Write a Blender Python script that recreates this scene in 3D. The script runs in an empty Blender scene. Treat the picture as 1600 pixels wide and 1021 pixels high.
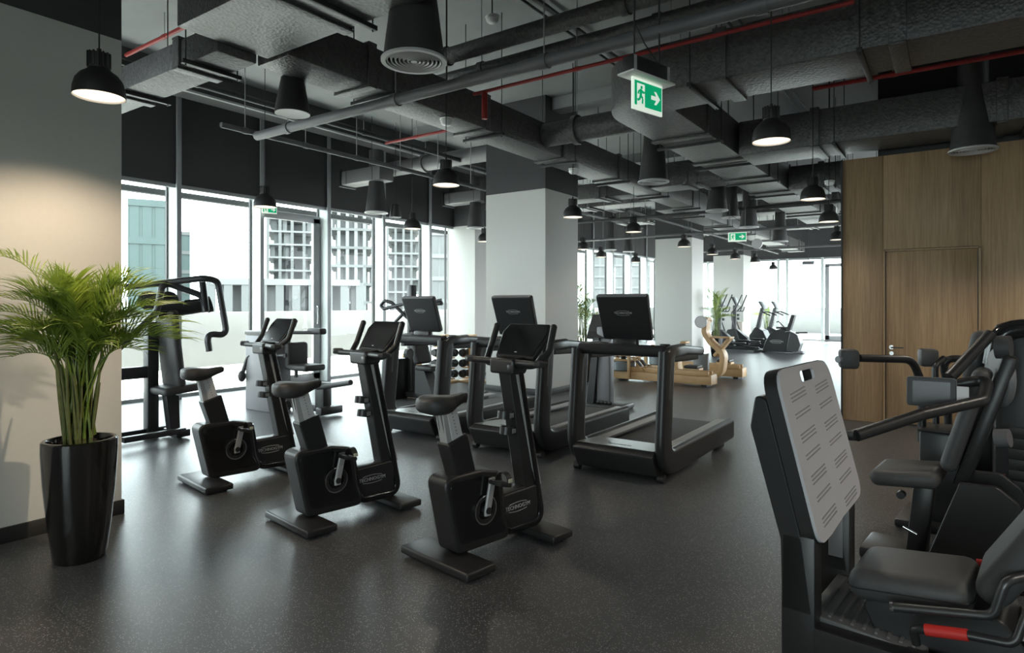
import bpy, bmesh, math, random
from mathutils import Vector, Matrix, Euler
random.seed(7)
PI = math.pi
sc = bpy.context.scene
COL = sc.collection
R = math.radians
V = Vector

# ------------------------------------------------------------------ camera
FPX, HX, HY, CZ, YAW = 985.0, 800.0, 475.0, 1.5, R(35)
sn, cs = math.sin(YAW), math.cos(YAW)
cam = bpy.data.objects.new('camera', bpy.data.cameras.new('camera'))
COL.objects.link(cam)
cam.location = (0, 0, CZ)
cam.rotation_euler = (R(90), 0, YAW)
cam.data.sensor_fit = 'HORIZONTAL'
cam.data.sensor_width = 36
cam.data.lens = 36 * FPX / 1600
cam.data.shift_y = -(510.5 - HY) / 1600
cam.data.clip_start = 0.05
cam.data.clip_end = 500
sc.camera = cam

def at(px, py, d=None, X=None, Y=None, z=None):
    """point of the place seen at a pixel, on a given real plane or at a given distance"""
    l, u = (px - HX) / FPX, (HY - py) / FPX
    r = V((-sn + cs * l, cs + sn * l, u))
    if X is not None: t = X / r.x
    elif Y is not None: t = Y / r.y
    elif z is not None: t = (z - CZ) / r.z
    else: t = d
    return V((r.x * t, r.y * t, CZ + r.z * t))

# ------------------------------------------------------------------ materials
def nmat(name):
    m = bpy.data.materials.new(name)
    m.use_nodes = True
    nt = m.node_tree
    b = nt.nodes['Principled BSDF']
    return m, nt, b, nt.nodes, nt.links

def simple(name, col, rough=0.5, metal=0.0, spec=0.5, var=0.0, bump=0.0, bscale=80.0, coat=0.0):
    m, nt, b, N, L = nmat(name)
    b.inputs['Base Color'].default_value = (*col, 1)
    b.inputs['Roughness'].default_value = rough
    b.inputs['Metallic'].default_value = metal
    b.inputs['Specular IOR Level'].default_value = spec
    b.inputs['Coat Weight'].default_value = coat
    tc = N.new('ShaderNodeTexCoord')
    no = N.new('ShaderNodeTexNoise')
    no.inputs['Scale'].default_value = bscale
    no.inputs['Detail'].default_value = 3
    L.new(tc.outputs['Object'], no.inputs['Vector'])
    if var > 0:
        mx = N.new('ShaderNodeMix'); mx.data_type = 'RGBA'
        mx.inputs[6].default_value = (*[c * (1 - var) for c in col], 1)
        mx.inputs[7].default_value = (*[min(1, c * (1 + var)) for c in col], 1)
        L.new(no.outputs['Fac'], mx.inputs[0])
        L.new(mx.outputs[2], b.inputs['Base Color'])
    if bump > 0:
        bp = N.new('ShaderNodeBump')
        bp.inputs['Strength'].default_value = bump
        bp.inputs['Distance'].default_value = 0.01
        L.new(no.outputs['Fac'], bp.inputs['Height'])
        L.new(bp.outputs['Normal'], b.inputs['Normal'])
    return m

def emit(name, col, strength):
    m, nt, b, N, L = nmat(name)
    b.inputs['Base Color'].default_value = (*col, 1)
    b.inputs['Emission Color'].default_value = (*col, 1)
    b.inputs['Emission Strength'].default_value = strength
    b.inputs['Roughness'].default_value = 0.6
    return m

M = {}
M['paint'] = simple('pale plaster paint', (.50, .50, .475), .75, var=.03, bump=.05, bscale=30)
M['paint_dark'] = simple('charcoal paint', (.050, .051, .052), .8, var=.08, bscale=6)
M['slab'] = simple('grey ceiling slab', (.25, .26, .26), .85, var=.15, bscale=2.5)
M['spandrel'] = simple('black spandrel', (.050, .050, .051), .8, var=.05, bscale=4)
M['alu'] = simple('grey mullion metal', (.34, .35, .355), .45, .2, var=.04)
M['fin'] = simple('pale mullion metal', (.60, .65, .63), .4, .0)
M['base'] = simple('black skirting', (.02, .02, .02), .5)
M['satin'] = simple('satin black metal', (.019, .019, .020), .38, 0.0, .5, var=.15, bscale=40)
M['gloss'] = simple('gloss black', (.012, .012, .013), .16, 0.0, .5)
M['graph'] = simple('graphite metal', (.075, .076, .078), .36, .65, .5, var=.06)
M['grey'] = simple('mid grey shell', (.20, .20, .21), .45, .2)
M['silver'] = simple('brushed aluminium', (.50, .50, .505), .38, .35, var=.05)
M['rail'] = simple('speckled grey rail', (.20, .20, .20), .45, .2, var=.35, bscale=220)
M['chrome'] = simple('chrome', (.75, .75, .75), .12, 1.0)
M['scale'] = simple('pale scale plate', (.62, .62, .63), .5)
M['vinyl'] = simple('black vinyl', (.036, .036, .037), .5, 0, .4, var=.1, bump=.15, bscale=350)
M['vinyl_grey'] = simple('worn grey vinyl', (.060, .060, .061), .5, 0, .4, var=.15, bump=.15, bscale=350)
M['plate'] = simple('grey footplate rubber', (.52, .52, .55), .55, 0, .35, var=.08, bump=.1, bscale=200)
M['platform'] = simple('dark ribbed platform', (.11, .11, .112), .5, .1)
M['ridge'] = simple('darker footplate ridge', (.28, .28, .295), .5)
M['belt'] = simple('treadmill belt', (.030, .030, .031), .7, var=.2, bump=.15, bscale=300)
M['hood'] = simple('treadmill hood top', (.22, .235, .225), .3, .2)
M['screen'] = simple('dark glass screen', (.012, .012, .013), .12, 0, .6)
M['lcd'] = simple('idle display', (.04, .04, .043), .2, 0, .5)
M['logo'] = simple('silver lettering', (.55, .55, .55), .4, .3)
M['white'] = simple('white enamel', (.78, .78, .76), .5)
M['red'] = simple('red rubber grip', (.55, .03, .025), .45)
M['redpipe'] = simple('red sprinkler pipe', (.26, .020, .018), .45, var=.15)
M['pipe'] = simple('grey painted pipe', (.13, .13, .132), .5, .2, var=.1)
M['pipedark'] = simple('black painted pipe', (.035, .035, .036), .55, .1, var=.15)
M['rod'] = simple('dark hanger steel', (.045, .045, .046), .45, .5)
M['rodlight'] = simple('galvanised hanger steel', (.36, .36, .36), .4, .7)
M['pot'] = simple('glazed black pot', (.008, .008, .008), .13, 0, .55, coat=.4)
M['soil'] = simple('dark bark mulch', (.030, .022, .016), .9, var=.5, bump=.6, bscale=60)
M['stem'] = simple('palm cane', (.10, .115, .035), .55, var=.5, bscale=25)
M['ash'] = simple('pale ash wood', (.55, .36, .18), .45, var=.12, bscale=9)
M['oak'] = simple('honey oak wood', (.46, .24, .075), .5, var=.15, bscale=9)
M['tank'] = simple('clear tank with water', (.20, .23, .25), .08, 0, .6)
M['rubberbell'] = simple('black dumbbell leather', (.02, .02, .021), .4, 0, .5)
M['lampshade'] = simple('matt black lamp shade', (.022, .021, .020), .5, 0, .4)
M['lampin'] = simple('white lamp interior', (.80, .78, .74), .5)
M['grille'] = simple('light grey grille', (.50, .50, .50), .5)
M['bin'] = simple('beige bin', (.50, .44, .38), .5)
M['cable'] = simple('black cable', (.015, .015, .015), .5)
M['parapet'] = simple('white terrace parapet', (.150, .150, .146), .9)
M['terrace'] = simple('pale terrace paving', (.50, .50, .48), .9, var=.05, bscale=1)
M['conc'] = simple('pale concrete', (.125, .130, .127), .9, var=.12, bscale=.6)
M['concd'] = simple('grey concrete', (.088, .095, .093), .9, var=.15, bscale=.6)
M['curtain'] = simple('green tinted curtain wall', (.055, .082, .078), .35, 0, .3, var=.2, bscale=.25)
M['bldwhite'] = simple('white facade', (.165, .170, .167), .8)
M['city'] = simple('city ground', (.10, .10, .098), .9, var=.2, bscale=.05)
M['disc'] = simple('brass disc', (.62, .60, .46), .5, .2)
M['warn'] = simple('pale sticker', (.5, .5, .48), .5)
M['orange'] = simple('orange sticker', (.6, .16, .03), .5)
M['bulb'] = emit('warm lamp diffuser', (1.0, .86, .70), 1.25)
M['wrap'] = simple('black cloth wrap', (.035, .035, .035), .6, 0, .4, var=.2, bump=.35, bscale=18)
M['ledge'] = simple('dark canopy edge', (.035, .037, .036), .6)
M['green'] = emit('exit sign green', (.0, .30, .13), .75)
M['signwhite'] = emit('exit sign white', (.85, .95, .82), .55)

def mk_glass():
    m, nt, b, N, L = nmat('clear window glass')
    N.remove(b)
    tr = N.new('ShaderNodeBsdfTransparent'); tr.inputs[0].default_value = (.95, .985, .97, 1)
    gl = N.new('ShaderNodeBsdfGlossy'); gl.inputs['Roughness'].default_value = 0.0
    fr = N.new('ShaderNodeFresnel'); fr.inputs[0].default_value = 1.3
    ge = N.new('ShaderNodeNewGeometry'); bf = N.new('ShaderNodeMath'); bf.operation = 'SUBTRACT'; bf.inputs[0].default_value = 1.0
    L.new(ge.outputs['Backfacing'], bf.inputs[1])
    mf = N.new('ShaderNodeMath'); mf.operation = 'MULTIPLY'; L.new(fr.outputs[0], mf.inputs[0]); L.new(bf.outputs[0], mf.inputs[1])
    mx = N.new('ShaderNodeMixShader')
    L.new(mf.outputs[0], mx.inputs[0]); L.new(tr.outputs[0], mx.inputs[1]); L.new(gl.outputs[0], mx.inputs[2])
    L.new(mx.outputs[0], N['Material Output'].inputs[0])
    return m
M['glass'] = mk_glass()

def mk_floor():
    m, nt, b, N, L = nmat('flecked black rubber floor')
    geo = N.new('ShaderNodeNewGeometry')
    vo = N.new('ShaderNodeTexVoronoi'); vo.inputs['Scale'].default_value = 120
    L.new(geo.outputs['Position'], vo.inputs['Vector'])
    lt = N.new('ShaderNodeMath'); lt.operation = 'LESS_THAN'; lt.inputs[1].default_value = .30
    L.new(vo.outputs['Distance'], lt.inputs[0])
    sp = N.new('ShaderNodeSeparateColor'); L.new(vo.outputs['Color'], sp.inputs[0])
    gt = N.new('ShaderNodeMath'); gt.operation = 'GREATER_THAN'; gt.inputs[1].default_value = .55
    L.new(sp.outputs[0], gt.inputs[0])
    mu = N.new('ShaderNodeMath'); mu.operation = 'MULTIPLY'
    L.new(lt.outputs[0], mu.inputs[0]); L.new(gt.outputs[0], mu.inputs[1])
    no = N.new('ShaderNodeTexNoise'); no.inputs['Scale'].default_value = 1.3; no.inputs['Detail'].default_value = 6
    L.new(geo.outputs['Position'], no.inputs['Vector'])
    base = N.new('ShaderNodeMix'); base.data_type = 'RGBA'
    base.inputs[6].default_value = (.0500, .0520, .0555, 1); base.inputs[7].default_value = (.074, .0765, .0815, 1)
    L.new(no.outputs['Fac'], base.inputs[0])
    br = N.new('ShaderNodeTexBrick')
    br.inputs['Scale'].default_value = 1; br.inputs['Brick Width'].default_value = 1.25; br.inputs['Row Height'].default_value = 1.25
    br.inputs['Mortar Size'].default_value = .004; br.offset = 0
    br.inputs['Color1'].default_value = (1, 1, 1, 1); br.inputs['Color2'].default_value = (.93, .93, .93, 1); br.inputs['Mortar'].default_value = (.6, .6, .6, 1)
    L.new(geo.outputs['Position'], br.inputs['Vector'])
    ml = N.new('ShaderNodeMix'); ml.data_type = 'RGBA'; ml.blend_type = 'MULTIPLY'; ml.inputs[0].default_value = 1
    L.new(base.outputs[2], ml.inputs[6]); L.new(br.outputs['Color'], ml.inputs[7])
    fl = N.new('ShaderNodeMix'); fl.data_type = 'RGBA'; fl.inputs[7].default_value = (.34, .34, .345, 1)
    L.new(mu.outputs[0], fl.inputs[0]); L.new(ml.outputs[2], fl.inputs[6])
    L.new(fl.outputs[2], b.inputs['Base Color'])
    n2 = N.new('ShaderNodeTexNoise'); n2.inputs['Scale'].default_value = 260; n2.inputs['Detail'].default_value = 2
    L.new(geo.outputs['Position'], n2.inputs['Vector'])
    bp = N.new('ShaderNodeBump'); bp.inputs['Strength'].default_value = .12; bp.inputs['Distance'].default_value = .003
    L.new(n2.outputs['Fac'], bp.inputs['Height']); L.new(bp.outputs['Normal'], b.inputs['Normal'])
    b.inputs['Roughness'].default_value = .34
    b.inputs['Specular IOR Level'].default_value = .55
    return m
M['floor'] = mk_floor()

def mk_panelwood():
    m, nt, b, N, L = nmat('vertical grain oak veneer')
    geo = N.new('ShaderNodeNewGeometry')
    mp = N.new('ShaderNodeMapping'); mp.inputs['Scale'].default_value = (22, 22, .9)
    L.new(geo.outputs['Position'], mp.inputs['Vector'])
    no = N.new('ShaderNodeTexNoise'); no.inputs['Scale'].default_value = 2.2; no.inputs['Detail'].default_value = 8; no.inputs['Roughness'].default_value = .65
    L.new(mp.outputs[0], no.inputs['Vector'])
    mp2 = N.new('ShaderNodeMapping'); mp2.inputs['Scale'].default_value = (2.6, 2.6, .22)
    L.new(geo.outputs['Position'], mp2.inputs['Vector'])
    wv = N.new('ShaderNodeTexNoise'); wv.inputs['Scale'].default_value = 1.6; wv.inputs['Detail'].default_value = 3
    L.new(mp2.outputs[0], wv.inputs['Vector'])
    rp = N.new('ShaderNodeValToRGB')
    rp.color_ramp.elements[0].position = .28; rp.color_ramp.elements[0].color = (.180, .112, .059, 1)
    rp.color_ramp.elements[1].position = .72; rp.color_ramp.elements[1].color = (.420, .288, .165, 1)
    ad = N.new('ShaderNodeMath'); ad.operation = 'MULTIPLY_ADD'; ad.inputs[1].default_value = .62
    sb = N.new('ShaderNodeMath'); sb.operation = 'MULTIPLY'; sb.inputs[1].default_value = .40
    L.new(wv.outputs['Fac'], sb.inputs[0]); L.new(no.outputs['Fac'], ad.inputs[0]); L.new(sb.outputs[0], ad.inputs[2])
    L.new(ad.outputs[0], rp.inputs[0]); L.new(rp.outputs[0], b.inputs['Base Color'])
    b.inputs['Roughness'].default_value = .5; b.inputs['Specular IOR Level'].default_value = .35
    return m
M['panelwood'] = mk_panelwood()

def mk_duct():
    m, nt, b, N, L = nmat('black coated duct insulation')
    geo = N.new('ShaderNodeNewGeometry')
    no = N.new('ShaderNodeTexNoise'); no.inputs['Scale'].default_value = 26; no.inputs['Detail'].default_value = 4; no.inputs['Roughness'].default_value = .6
    L.new(geo.outputs['Position'], no.inputs['Vector'])
    vo = N.new('ShaderNodeTexVoronoi'); vo.inputs['Scale'].default_value = 42
    L.new(geo.outputs['Position'], vo.inputs['Vector'])
    ad = N.new('ShaderNodeMath'); ad.operation = 'ADD'
    L.new(no.outputs['Fac'], ad.inputs[0]); L.new(vo.outputs['Distance'], ad.inputs[1])
    bp = N.new('ShaderNodeBump'); bp.inputs['Strength'].default_value = .42; bp.inputs['Distance'].default_value = .010
    L.new(ad.outputs[0], bp.inputs['Height']); L.new(bp.outputs['Normal'], b.inputs['Normal'])
    rp = N.new('ShaderNodeValToRGB')
    rp.color_ramp.elements[0].position = .3; rp.color_ramp.elements[0].color = (.048, .048, .048, 1)
    rp.color_ramp.elements[1].position = .7; rp.color_ramp.elements[1].color = (.105, .105, .104, 1)
    L.new(no.outputs['Fac'], rp.inputs[0]); L.new(rp.outputs[0], b.inputs['Base Color'])
    b.inputs['Roughness'].default_value = .42; b.inputs['Specular IOR Level'].default_value = .55
    return m
M['duct'] = mk_duct()

def mk_leaf():
    m, nt, b, N, L = nmat('palm leaflet green')
    geo = N.new('ShaderNodeNewGeometry')
    no = N.new('ShaderNodeTexNoise'); no.inputs['Scale'].default_value = 9
    L.new(geo.outputs['Position'], no.inputs['Vector'])
    rp = N.new('ShaderNodeValToRGB')
    rp.color_ramp.elements[0].position = .3; rp.color_ramp.elements[0].color = (.095, .170, .024, 1)
    rp.color_ramp.elements[1].position = .7; rp.color_ramp.elements[1].color = (.290, .390, .060, 1)
    L.new(no.outputs['Fac'], rp.inputs[0]); L.new(rp.outputs[0], b.inputs['Base Color'])
    b.inputs['Roughness'].default_value = .42
    tl = N.new('ShaderNodeBsdfTranslucent'); L.new(rp.outputs[0], tl.inputs[0])
    mx = N.new('ShaderNodeMixShader'); mx.inputs[0].default_value = .35
    L.new(b.outputs[0], mx.inputs[1]); L.new(tl.outputs[0], mx.inputs[2])
    L.new(mx.outputs[0], N['Material Output'].inputs[0])
    return m
M['leaf'] = mk_leaf()

# ------------------------------------------------------------------ mesh building
def roundpoly(pts, r=0.02, n=5):
    """2-D polygon with its corners rounded; r a number or one per corner"""
    out = []; k = len(pts)
    for i, p in enumerate(pts):
        p = V((*p, 0)); a = V((*pts[i - 1], 0)); b = V((*pts[(i + 1) % k], 0))
        ri = r[i] if isinstance(r, (list, tuple)) else r
        u, w = (a - p), (b - p)
        lu, lw = u.length, w.length
        u.normalize(); w.normalize()
        ang = u.angle(w, PI)
        if ri <= 0 or ang > PI - .02:
            out.append((p.x, p.y)); continue
        t = min(ri / math.tan(ang / 2), .48 * lu, .48 * lw)
        s, e = p + u * t, p + w * t
        for j in range(n + 1):
            f = j / n
            q = s * (1 - f) ** 2 + p * 2 * f * (1 - f) + e * f ** 2
            out.append((q.x, q.y))
    return out

def fillet(pts, r, n=6):
    pts = [V(p) for p in pts]
    out = [pts[0]]
    for i in range(1, len(pts) - 1):
        p, a, b = pts[i], pts[i - 1], pts[i + 1]
        u, w = a - p, b - p
        lu, lw = u.length, w.length
        u.normalize(); w.normalize()
        ang = u.angle(w, PI)
        if ang > PI - .03 or r <= 0:
            out.append(p); continue
        t = min(r / math.tan(ang / 2), .48 * lu, .48 * lw)
        s, e = p + u * t, p + w * t
        for j in range(n + 1):
            f = j / n
            out.append(s * (1 - f) ** 2 + p * 2 * f * (1 - f) + e * f ** 2)
    out.append(pts[-1])
    return out

class MB:
    def __init__(s): s.bm = bmesh.new()
    def box(s, c, size, bevel=0.0, rot=None, seg=2, taper=None):
        g = bmesh.ops.create_cube(s.bm, size=1)
        vs = g['verts']
        for v in vs:
            v.co = V((v.co.x * size[0], v.co.y * size[1], v.co.z * size[2]))
            if taper and v.co.z > 0: v.co.x *= taper; v.co.y *= taper
        if rot is not None:
            m = Euler(rot).to_matrix()
            for v in vs: v.co = m @ v.co
        for v in vs: v.co += V(c)
        if bevel > 0:
            es = list({e for v in vs for e in v.link_edges})
            bmesh.ops.bevel(s.bm, geom=es, offset=bevel, segments=seg, affect='EDGES', profile=.5)
        return s
    def prism(s, poly, x0, x1, axis='x', mat=None):
        """polygon given in the plane across `axis`, pushed from x0 to x1"""
        def mk(p, t):
            if axis == 'x': q = V((t, p[0], p[1]))
            elif axis == 'y': q = V((p[0], t, p[1]))
            else: q = V((p[0], p[1], t))
            return mat @ q if mat else q
        a = [s.bm.verts.new(mk(p, x0)) for p in poly]
        b = [s.bm.verts.new(mk(p, x1)) for p in poly]
        n = len(poly)
        s.bm.faces.new(a); s.bm.faces.new(list(reversed(b)))
        for i in range(n):
            s.bm.faces.new((a[(i + 1) % n], a[i], b[i], b[(i + 1) % n]))
        return s
    def sweep(s, pts, prof, up=(0, 0, 1), cap=True, scales=None):
        """push a closed 2-D profile (side, up) along a polyline"""
        pts = [V(p) for p in pts]
        n = len(pts); rings = []
        up = V(up); prev = None
        for i, p in enumerate(pts):
            if i == 0: t = pts[1] - p
            elif i == n - 1: t = p - pts[i - 1]
            else: t = (pts[i + 1] - p).normalized() + (p - pts[i - 1]).normalized()
            t.normalize()
            if prev is None:
                u = up - t * up.dot(t)
                if u.length < 1e-3: u = t.orthogonal()
            else:
                u = prev - t * prev.dot(t)
            u.normalize(); prev = u
            sd = t.cross(u)
            k = scales[i] if scales else 1.0
            rings.append([s.bm.verts.new(p + sd * (a * k) + u * (b * k)) for a, b in prof])
        m = len(prof)
        for i in range(n - 1):
            for j in range(m):
                s.bm.faces.new((rings[i][j], rings[i][(j + 1) % m], rings[i + 1][(j + 1) % m], rings[i + 1][j]))
        if cap:
            s.bm.faces.new(list(reversed(rings[0]))); s.bm.faces.new(rings[-1])
        return s
    def tube(s, pts, r, bend=0.0, seg=10, scales=None, ry=None, up=(0, 0, 1)):
        if bend > 0: pts = fillet(pts, bend)
        prof = [(r * math.cos(2 * PI * i / seg), (ry or r) * math.sin(2 * PI * i / seg)) for i in range(seg)]
        return s.sweep(pts, prof, up=up, scales=scales)
    def cyl(s, a, b, r, r2=None, seg=16):
        a, b = V(a), V(b)
        k = (r2 if r2 is not None else r) / r
        return s.tube([a, b], r, seg=seg, scales=[1, k])
    def lathe(s, prof, c=(0, 0, 0), seg=28, rot=None, closed=False):
        """(radius, height) profile turned about z"""
        m = Euler(rot).to_matrix() if rot is not None else Matrix.Identity(3)
        rings = []
        for r, z in prof:
            if r < 1e-5: rings.append([s.bm.verts.new(V(c) + m @ V((0, 0, z)))])
            else: rings.append([s.bm.verts.new(V(c) + m @ V((r * math.cos(2 * PI * i / seg), r * math.sin(2 * PI * i / seg), z))) for i in range(seg)])
        for q in range(len(rings) if closed else len(rings) - 1):
            a, b = rings[q], rings[(q + 1) % len(rings)]
            for i in range(seg):
                j = (i + 1) % seg
                if len(a) == 1 and len(b) == 1: continue
                if len(a) == 1: s.bm.faces.new((a[0], b[j], b[i]))
                elif len(b) == 1: s.bm.faces.new((a[i], a[j], b[0]))
                else: s.bm.faces.new((a[i], a[j], b[j], b[i]))
        return s
    def ball(s, c, r, sc_=(1, 1, 1), rot=None):
        g = bmesh.ops.create_uvsphere(s.bm, u_segments=18, v_segments=12, radius=r)
        m = Euler(rot).to_matrix() if rot is not None else Matrix.Identity(3)
        for v in g['verts']: v.co = V(c) + m @ V((v.co.x * sc_[0], v.co.y * sc_[1], v.co.z * sc_[2]))
        return s
    def cushion(s, c, size, rnd=.04, rot=None, puff=.012):
        """padded block: a rounded box with slightly domed faces"""
        g = bmesh.ops.create_cube(s.bm, size=1)
        vs = g['verts']
        for v in vs: v.co = V((v.co.x * size[0], v.co.y * size[1], v.co.z * size[2]))
        es = list({e for v in vs for e in v.link_edges})
        r = bmesh.ops.bevel(s.bm, geom=es, offset=min(rnd, min(size) * .45), segments=4, affect='EDGES', profile=.5)
        allv = {v for f in r['faces'] for v in f.verts} | {v for v in vs if v.is_valid}
        m = Euler(rot).to_matrix() if rot is not None else Matrix.Identity(3)
        for v in allv: v.co = V(c) + m @ v.co
        return s
    def grid_loft(s, rings, closed_u=True, cap=True):
        vr = [[s.bm.verts.new(V(p)) for p in ring] for ring in rings]
        m = len(vr[0])
        for i in range(len(vr) - 1):
            for j in range(m if closed_u else m - 1):
                s.bm.faces.new((vr[i][j], vr[i][(j + 1) % m], vr[i + 1][(j + 1) % m], vr[i + 1][j]))
        if cap and closed_u:
            s.bm.faces.new(list(reversed(vr[0]))); s.bm.faces.new(vr[-1])
        return s
    def mesh(s, name, mat, smooth=True, angle=38):
        bmesh.ops.recalc_face_normals(s.bm, faces=s.bm.faces)
        me = bpy.data.meshes.new(name)
        s.bm.to_mesh(me); s.bm.free()
        me.materials.append(mat)
        if smooth and len(me.polygons):
            me.polygons.foreach_set('use_smooth', [True] * len(me.polygons))
            me.set_sharp_from_angle(angle=R(angle))
        return me
    def build(s, name, mat, parent=None, bevel=0.0, label=None, **k):
        o = bpy.data.objects.new(name, s.mesh(name, M[mat] if isinstance(mat, str) else mat, **k))
        COL.objects.link(o)
        if parent is not None: o.parent = parent
        if bevel > 0:
            b = o.modifiers.new('edge', 'BEVEL'); b.width = bevel; b.segments = 2
            b.limit_method = 'ANGLE'; b.angle_limit = R(50)
        if label: o['label'] = label
        return o

def thing(name, label, cat, loc=(0, 0, 0), rz=0.0, group=None):
    o = bpy.data.objects.new(name, None)
    o.empty_display_size = .1
    COL.objects.link(o)
    o.location = loc; o.rotation_euler = (0, 0, rz)
    o['label'] = label; o['category'] = cat
    if group: o['group'] = group
    return o

def tag(o, label, cat, group=None):
    o['label'] = label; o['category'] = cat
    if group: o['group'] = group
    return o

def struct(o):
    o['kind'] = 'structure'
    return o

def sroot(name, loc=(0, 0, 0)):
    o = bpy.data.objects.new(name, None); COL.objects.link(o); o.location = loc
    o['kind'] = 'structure'
    return o

def dup(root, loc, rz, label, group=None):
    r = root.copy(); COL.objects.link(r)
    r.location = loc; r.rotation_euler = (0, 0, rz); r['label'] = label
    if group: r['group'] = group
    def rec(a, b):
        for ch in list(a.children):
            c = ch.copy(); COL.objects.link(c); c.parent = b
            rec(ch, c)
    rec(root, r)
    return r

_txt = {}
def text_obj(name, body, size, mat, parent, loc, rot, extrude=.0015, sx=1.0):
    cu = bpy.data.curves.new(name, 'FONT')
    cu.body = body; cu.size = size; cu.align_x = 'CENTER'; cu.align_y = 'CENTER'; cu.extrude = extrude
    cu.resolution_u = 2
    tmp = bpy.data.objects.new('tmp', cu); COL.objects.link(tmp)
    dg = bpy.context.evaluated_depsgraph_get(); dg.update()
    me = bpy.data.meshes.new_from_object(tmp.evaluated_get(dg))
    bpy.data.objects.remove(tmp); bpy.data.curves.remove(cu)
    me.materials.clear(); me.materials.append(M[mat])
    o = bpy.data.objects.new(name, me); COL.objects.link(o)
    o.parent = parent; o.location = loc; o.rotation_euler = rot; o.scale = (sx, 1, 1)
    return o

def logo(parent, loc, rot, w, mat='logo'):
    """wide silver lettering between two shallow arcs"""
    t = text_obj('brand_lettering', 'TECHNOGYM', w / 6.0, mat, parent, loc, rot)
    m = MB()
    for sg in (1, -1):
        pts = [V((w * .5 * (k / 8 * 2 - 1) * .75, sg * (w * .10 + w * .035 * (1 - (k / 8 * 2 - 1) ** 2)), 0)) for k in range(9)]
        m.tube(pts, w * .009, seg=6)
    o = m.build('brand_arc', mat, t)
    return t
# ------------------------------------------------------------------ setting
ZD, ZC = 3.38, 4.9           # paint datum, slab underside
XG, XF = -10.24, -9.95       # glass line, inner mullion face
struct(MB().box((-3.4, 10.7, -.1), (13.8, 35, .2)).build('floor', 'floor'))
struct(MB().box((-3.4, 10.7, ZC + .15), (13.8, 35, .3)).build('ceiling', 'slab'))

def painted(name, x0, x1, y0, y1, top=ZC, base=True, bt=.015, faces='xy'):
    r = sroot(name)
    cx, cy, sx, sy = (x0 + x1) / 2, (y0 + y1) / 2, x1 - x0, y1 - y0
    MB().box((cx, cy, ZD / 2), (sx, sy, ZD)).build('lower_paint', 'paint', r)
    MB().box((cx, cy, (ZD + top) / 2 + .0005), (sx, sy, top - ZD - .001)).build('upper_paint', 'paint_dark', r)
    if base:
        MB().box((cx, cy, .05), (sx + 2 * bt, sy + 2 * bt, .10), .004).build('skirting', 'base', r)
    return r

painted('wall_left', -5.35, -4.87, -6.45, 2.09)
painted('pillar', -6.64, -5.43, 8.70, 9.78)
painted('pillar', -7.14, -6.05, 17.5, 18.5)
painted('pillar', -7.75, -6.6, 24.9, 26.0)
painted('pillar', -10.2, -9.34, 11.8, 13.0, base=False)
# right-hand wall and the wall behind the photographer, with an unseen window added as daylight fill
XR = 3.2
painted('wall_right', XR, XR + .25, -6.45, 9.1)
painted('wall_back', -4.87, -1.6, -6.65, -6.45)
painted('wall_back_right', 2.2, XR + .25, -6.65, -6.45)
wq = sroot('window_30', (.3, -6.55, 0))
MB().box((0, 0, (ZD + ZC) / 2), (3.8, .2, ZC - ZD)).build('head_wall', 'paint_dark', wq)
MB().box((0, 0, .15), (3.8, .2, .3)).build('sill_wall', 'paint', wq)
for i in range(3): MB().box((-.95 + i * .95, 0, 1.84), (.10, .16, 3.08)).build('mullion_fin', 'fin', wq)
MB().box((0, .02, 1.84), (3.8, .01, 3.06)).build('pane', 'glass', wq)

wn = 0
def window_bay_x(y0, y1, door=False):
    """one bay of the long window wall, between mullions at y0 and y1"""
    global wn; wn += 1
    r = sroot('window_%d' % wn, (0, y0, 0))
    L = y1 - y0
    MB().box(((XG + XF) / 2 - .01, 0, ZD / 2), (XF - XG - .02, .062, ZD)).build('mullion_fin', 'fin', r)  # daylight on the mullion side is put into its pale colour
    MB().box((XF + .004, 0, 4.75 / 2), (.03, .075, 4.75), .004).build('mullion_cap', 'alu', r)  # shade of the inner face is put into its darker grey
    MB().box((XF - .07, L / 2, (ZD + ZC) / 2), (.06, L, ZC - ZD)).build('spandrel', 'spandrel', r)
    MB().box(((XG + XF) / 2 - .05, L / 2, ZD + .015), (XF - XG - .06, L - .06, .03)).build('soffit', 'fin', r)
    MB().box((XF - .06, L / 2, ZD - .03), (.05, L - .06, .06), .004).build('head_trim', 'alu', r)
    MB().box((XG + .02, L / 2, .025), (.07, L - .06, .05)).build('bottom_rail', 'alu', r)
    MB().box((XG - .005, L / 2, ZD / 2), (.010, L - .06, ZD - .02)).build('pane', 'glass', r)
    f = MB()
    for yy in (.05, L - .05): f.box((XG + .012, yy, ZD / 2), (.05, .020, ZD - .02))
    f.build('gasket', 'base', r)
    if door:
        fr = MB()
        fr.box((XG + .06, .10, 1.6), (.07, .11, 3.1), .004); fr.box((XG + .06, L - .13, 1.6), (.07, .15, 3.1), .004)
        fr.box((XG + .06, L / 2, 3.13), (.07, L - .10, .14), .004); fr.box((XG + .06, L / 2, .08), (.07, L - .1, .16), .004)
        fr.build('door_frame', 'alu', r)
        h = MB()
        h.tube([(XG + .10, L - .16, 1.12), (XG + .16, L - .16, 1.12), (XG + .16, L - .16, 1.45), (XG + .10, L - .16, 1.45)], .012, bend=.02, seg=8)
        h.build('pull_handle', 'chrome', r)
    return r
ys = [5.1 + 1.45 * k for k in range(-4, 5)]
for a, b in zip(ys, ys[1:]): window_bay_x(a, b, door=abs(a - 6.55) < .1)
window_bay_x(10.9, 11.8)
ys = [13.0 + 1.5 * k for k in range(11)]
for a, b in zip(ys, ys[1:]): window_bay_x(a, min(b, 27.95))
struct(MB().box((-10.1, -3.6, ZC / 2), (.3, 5.6, ZC)).build('wall_outer', 'paint'))
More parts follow.
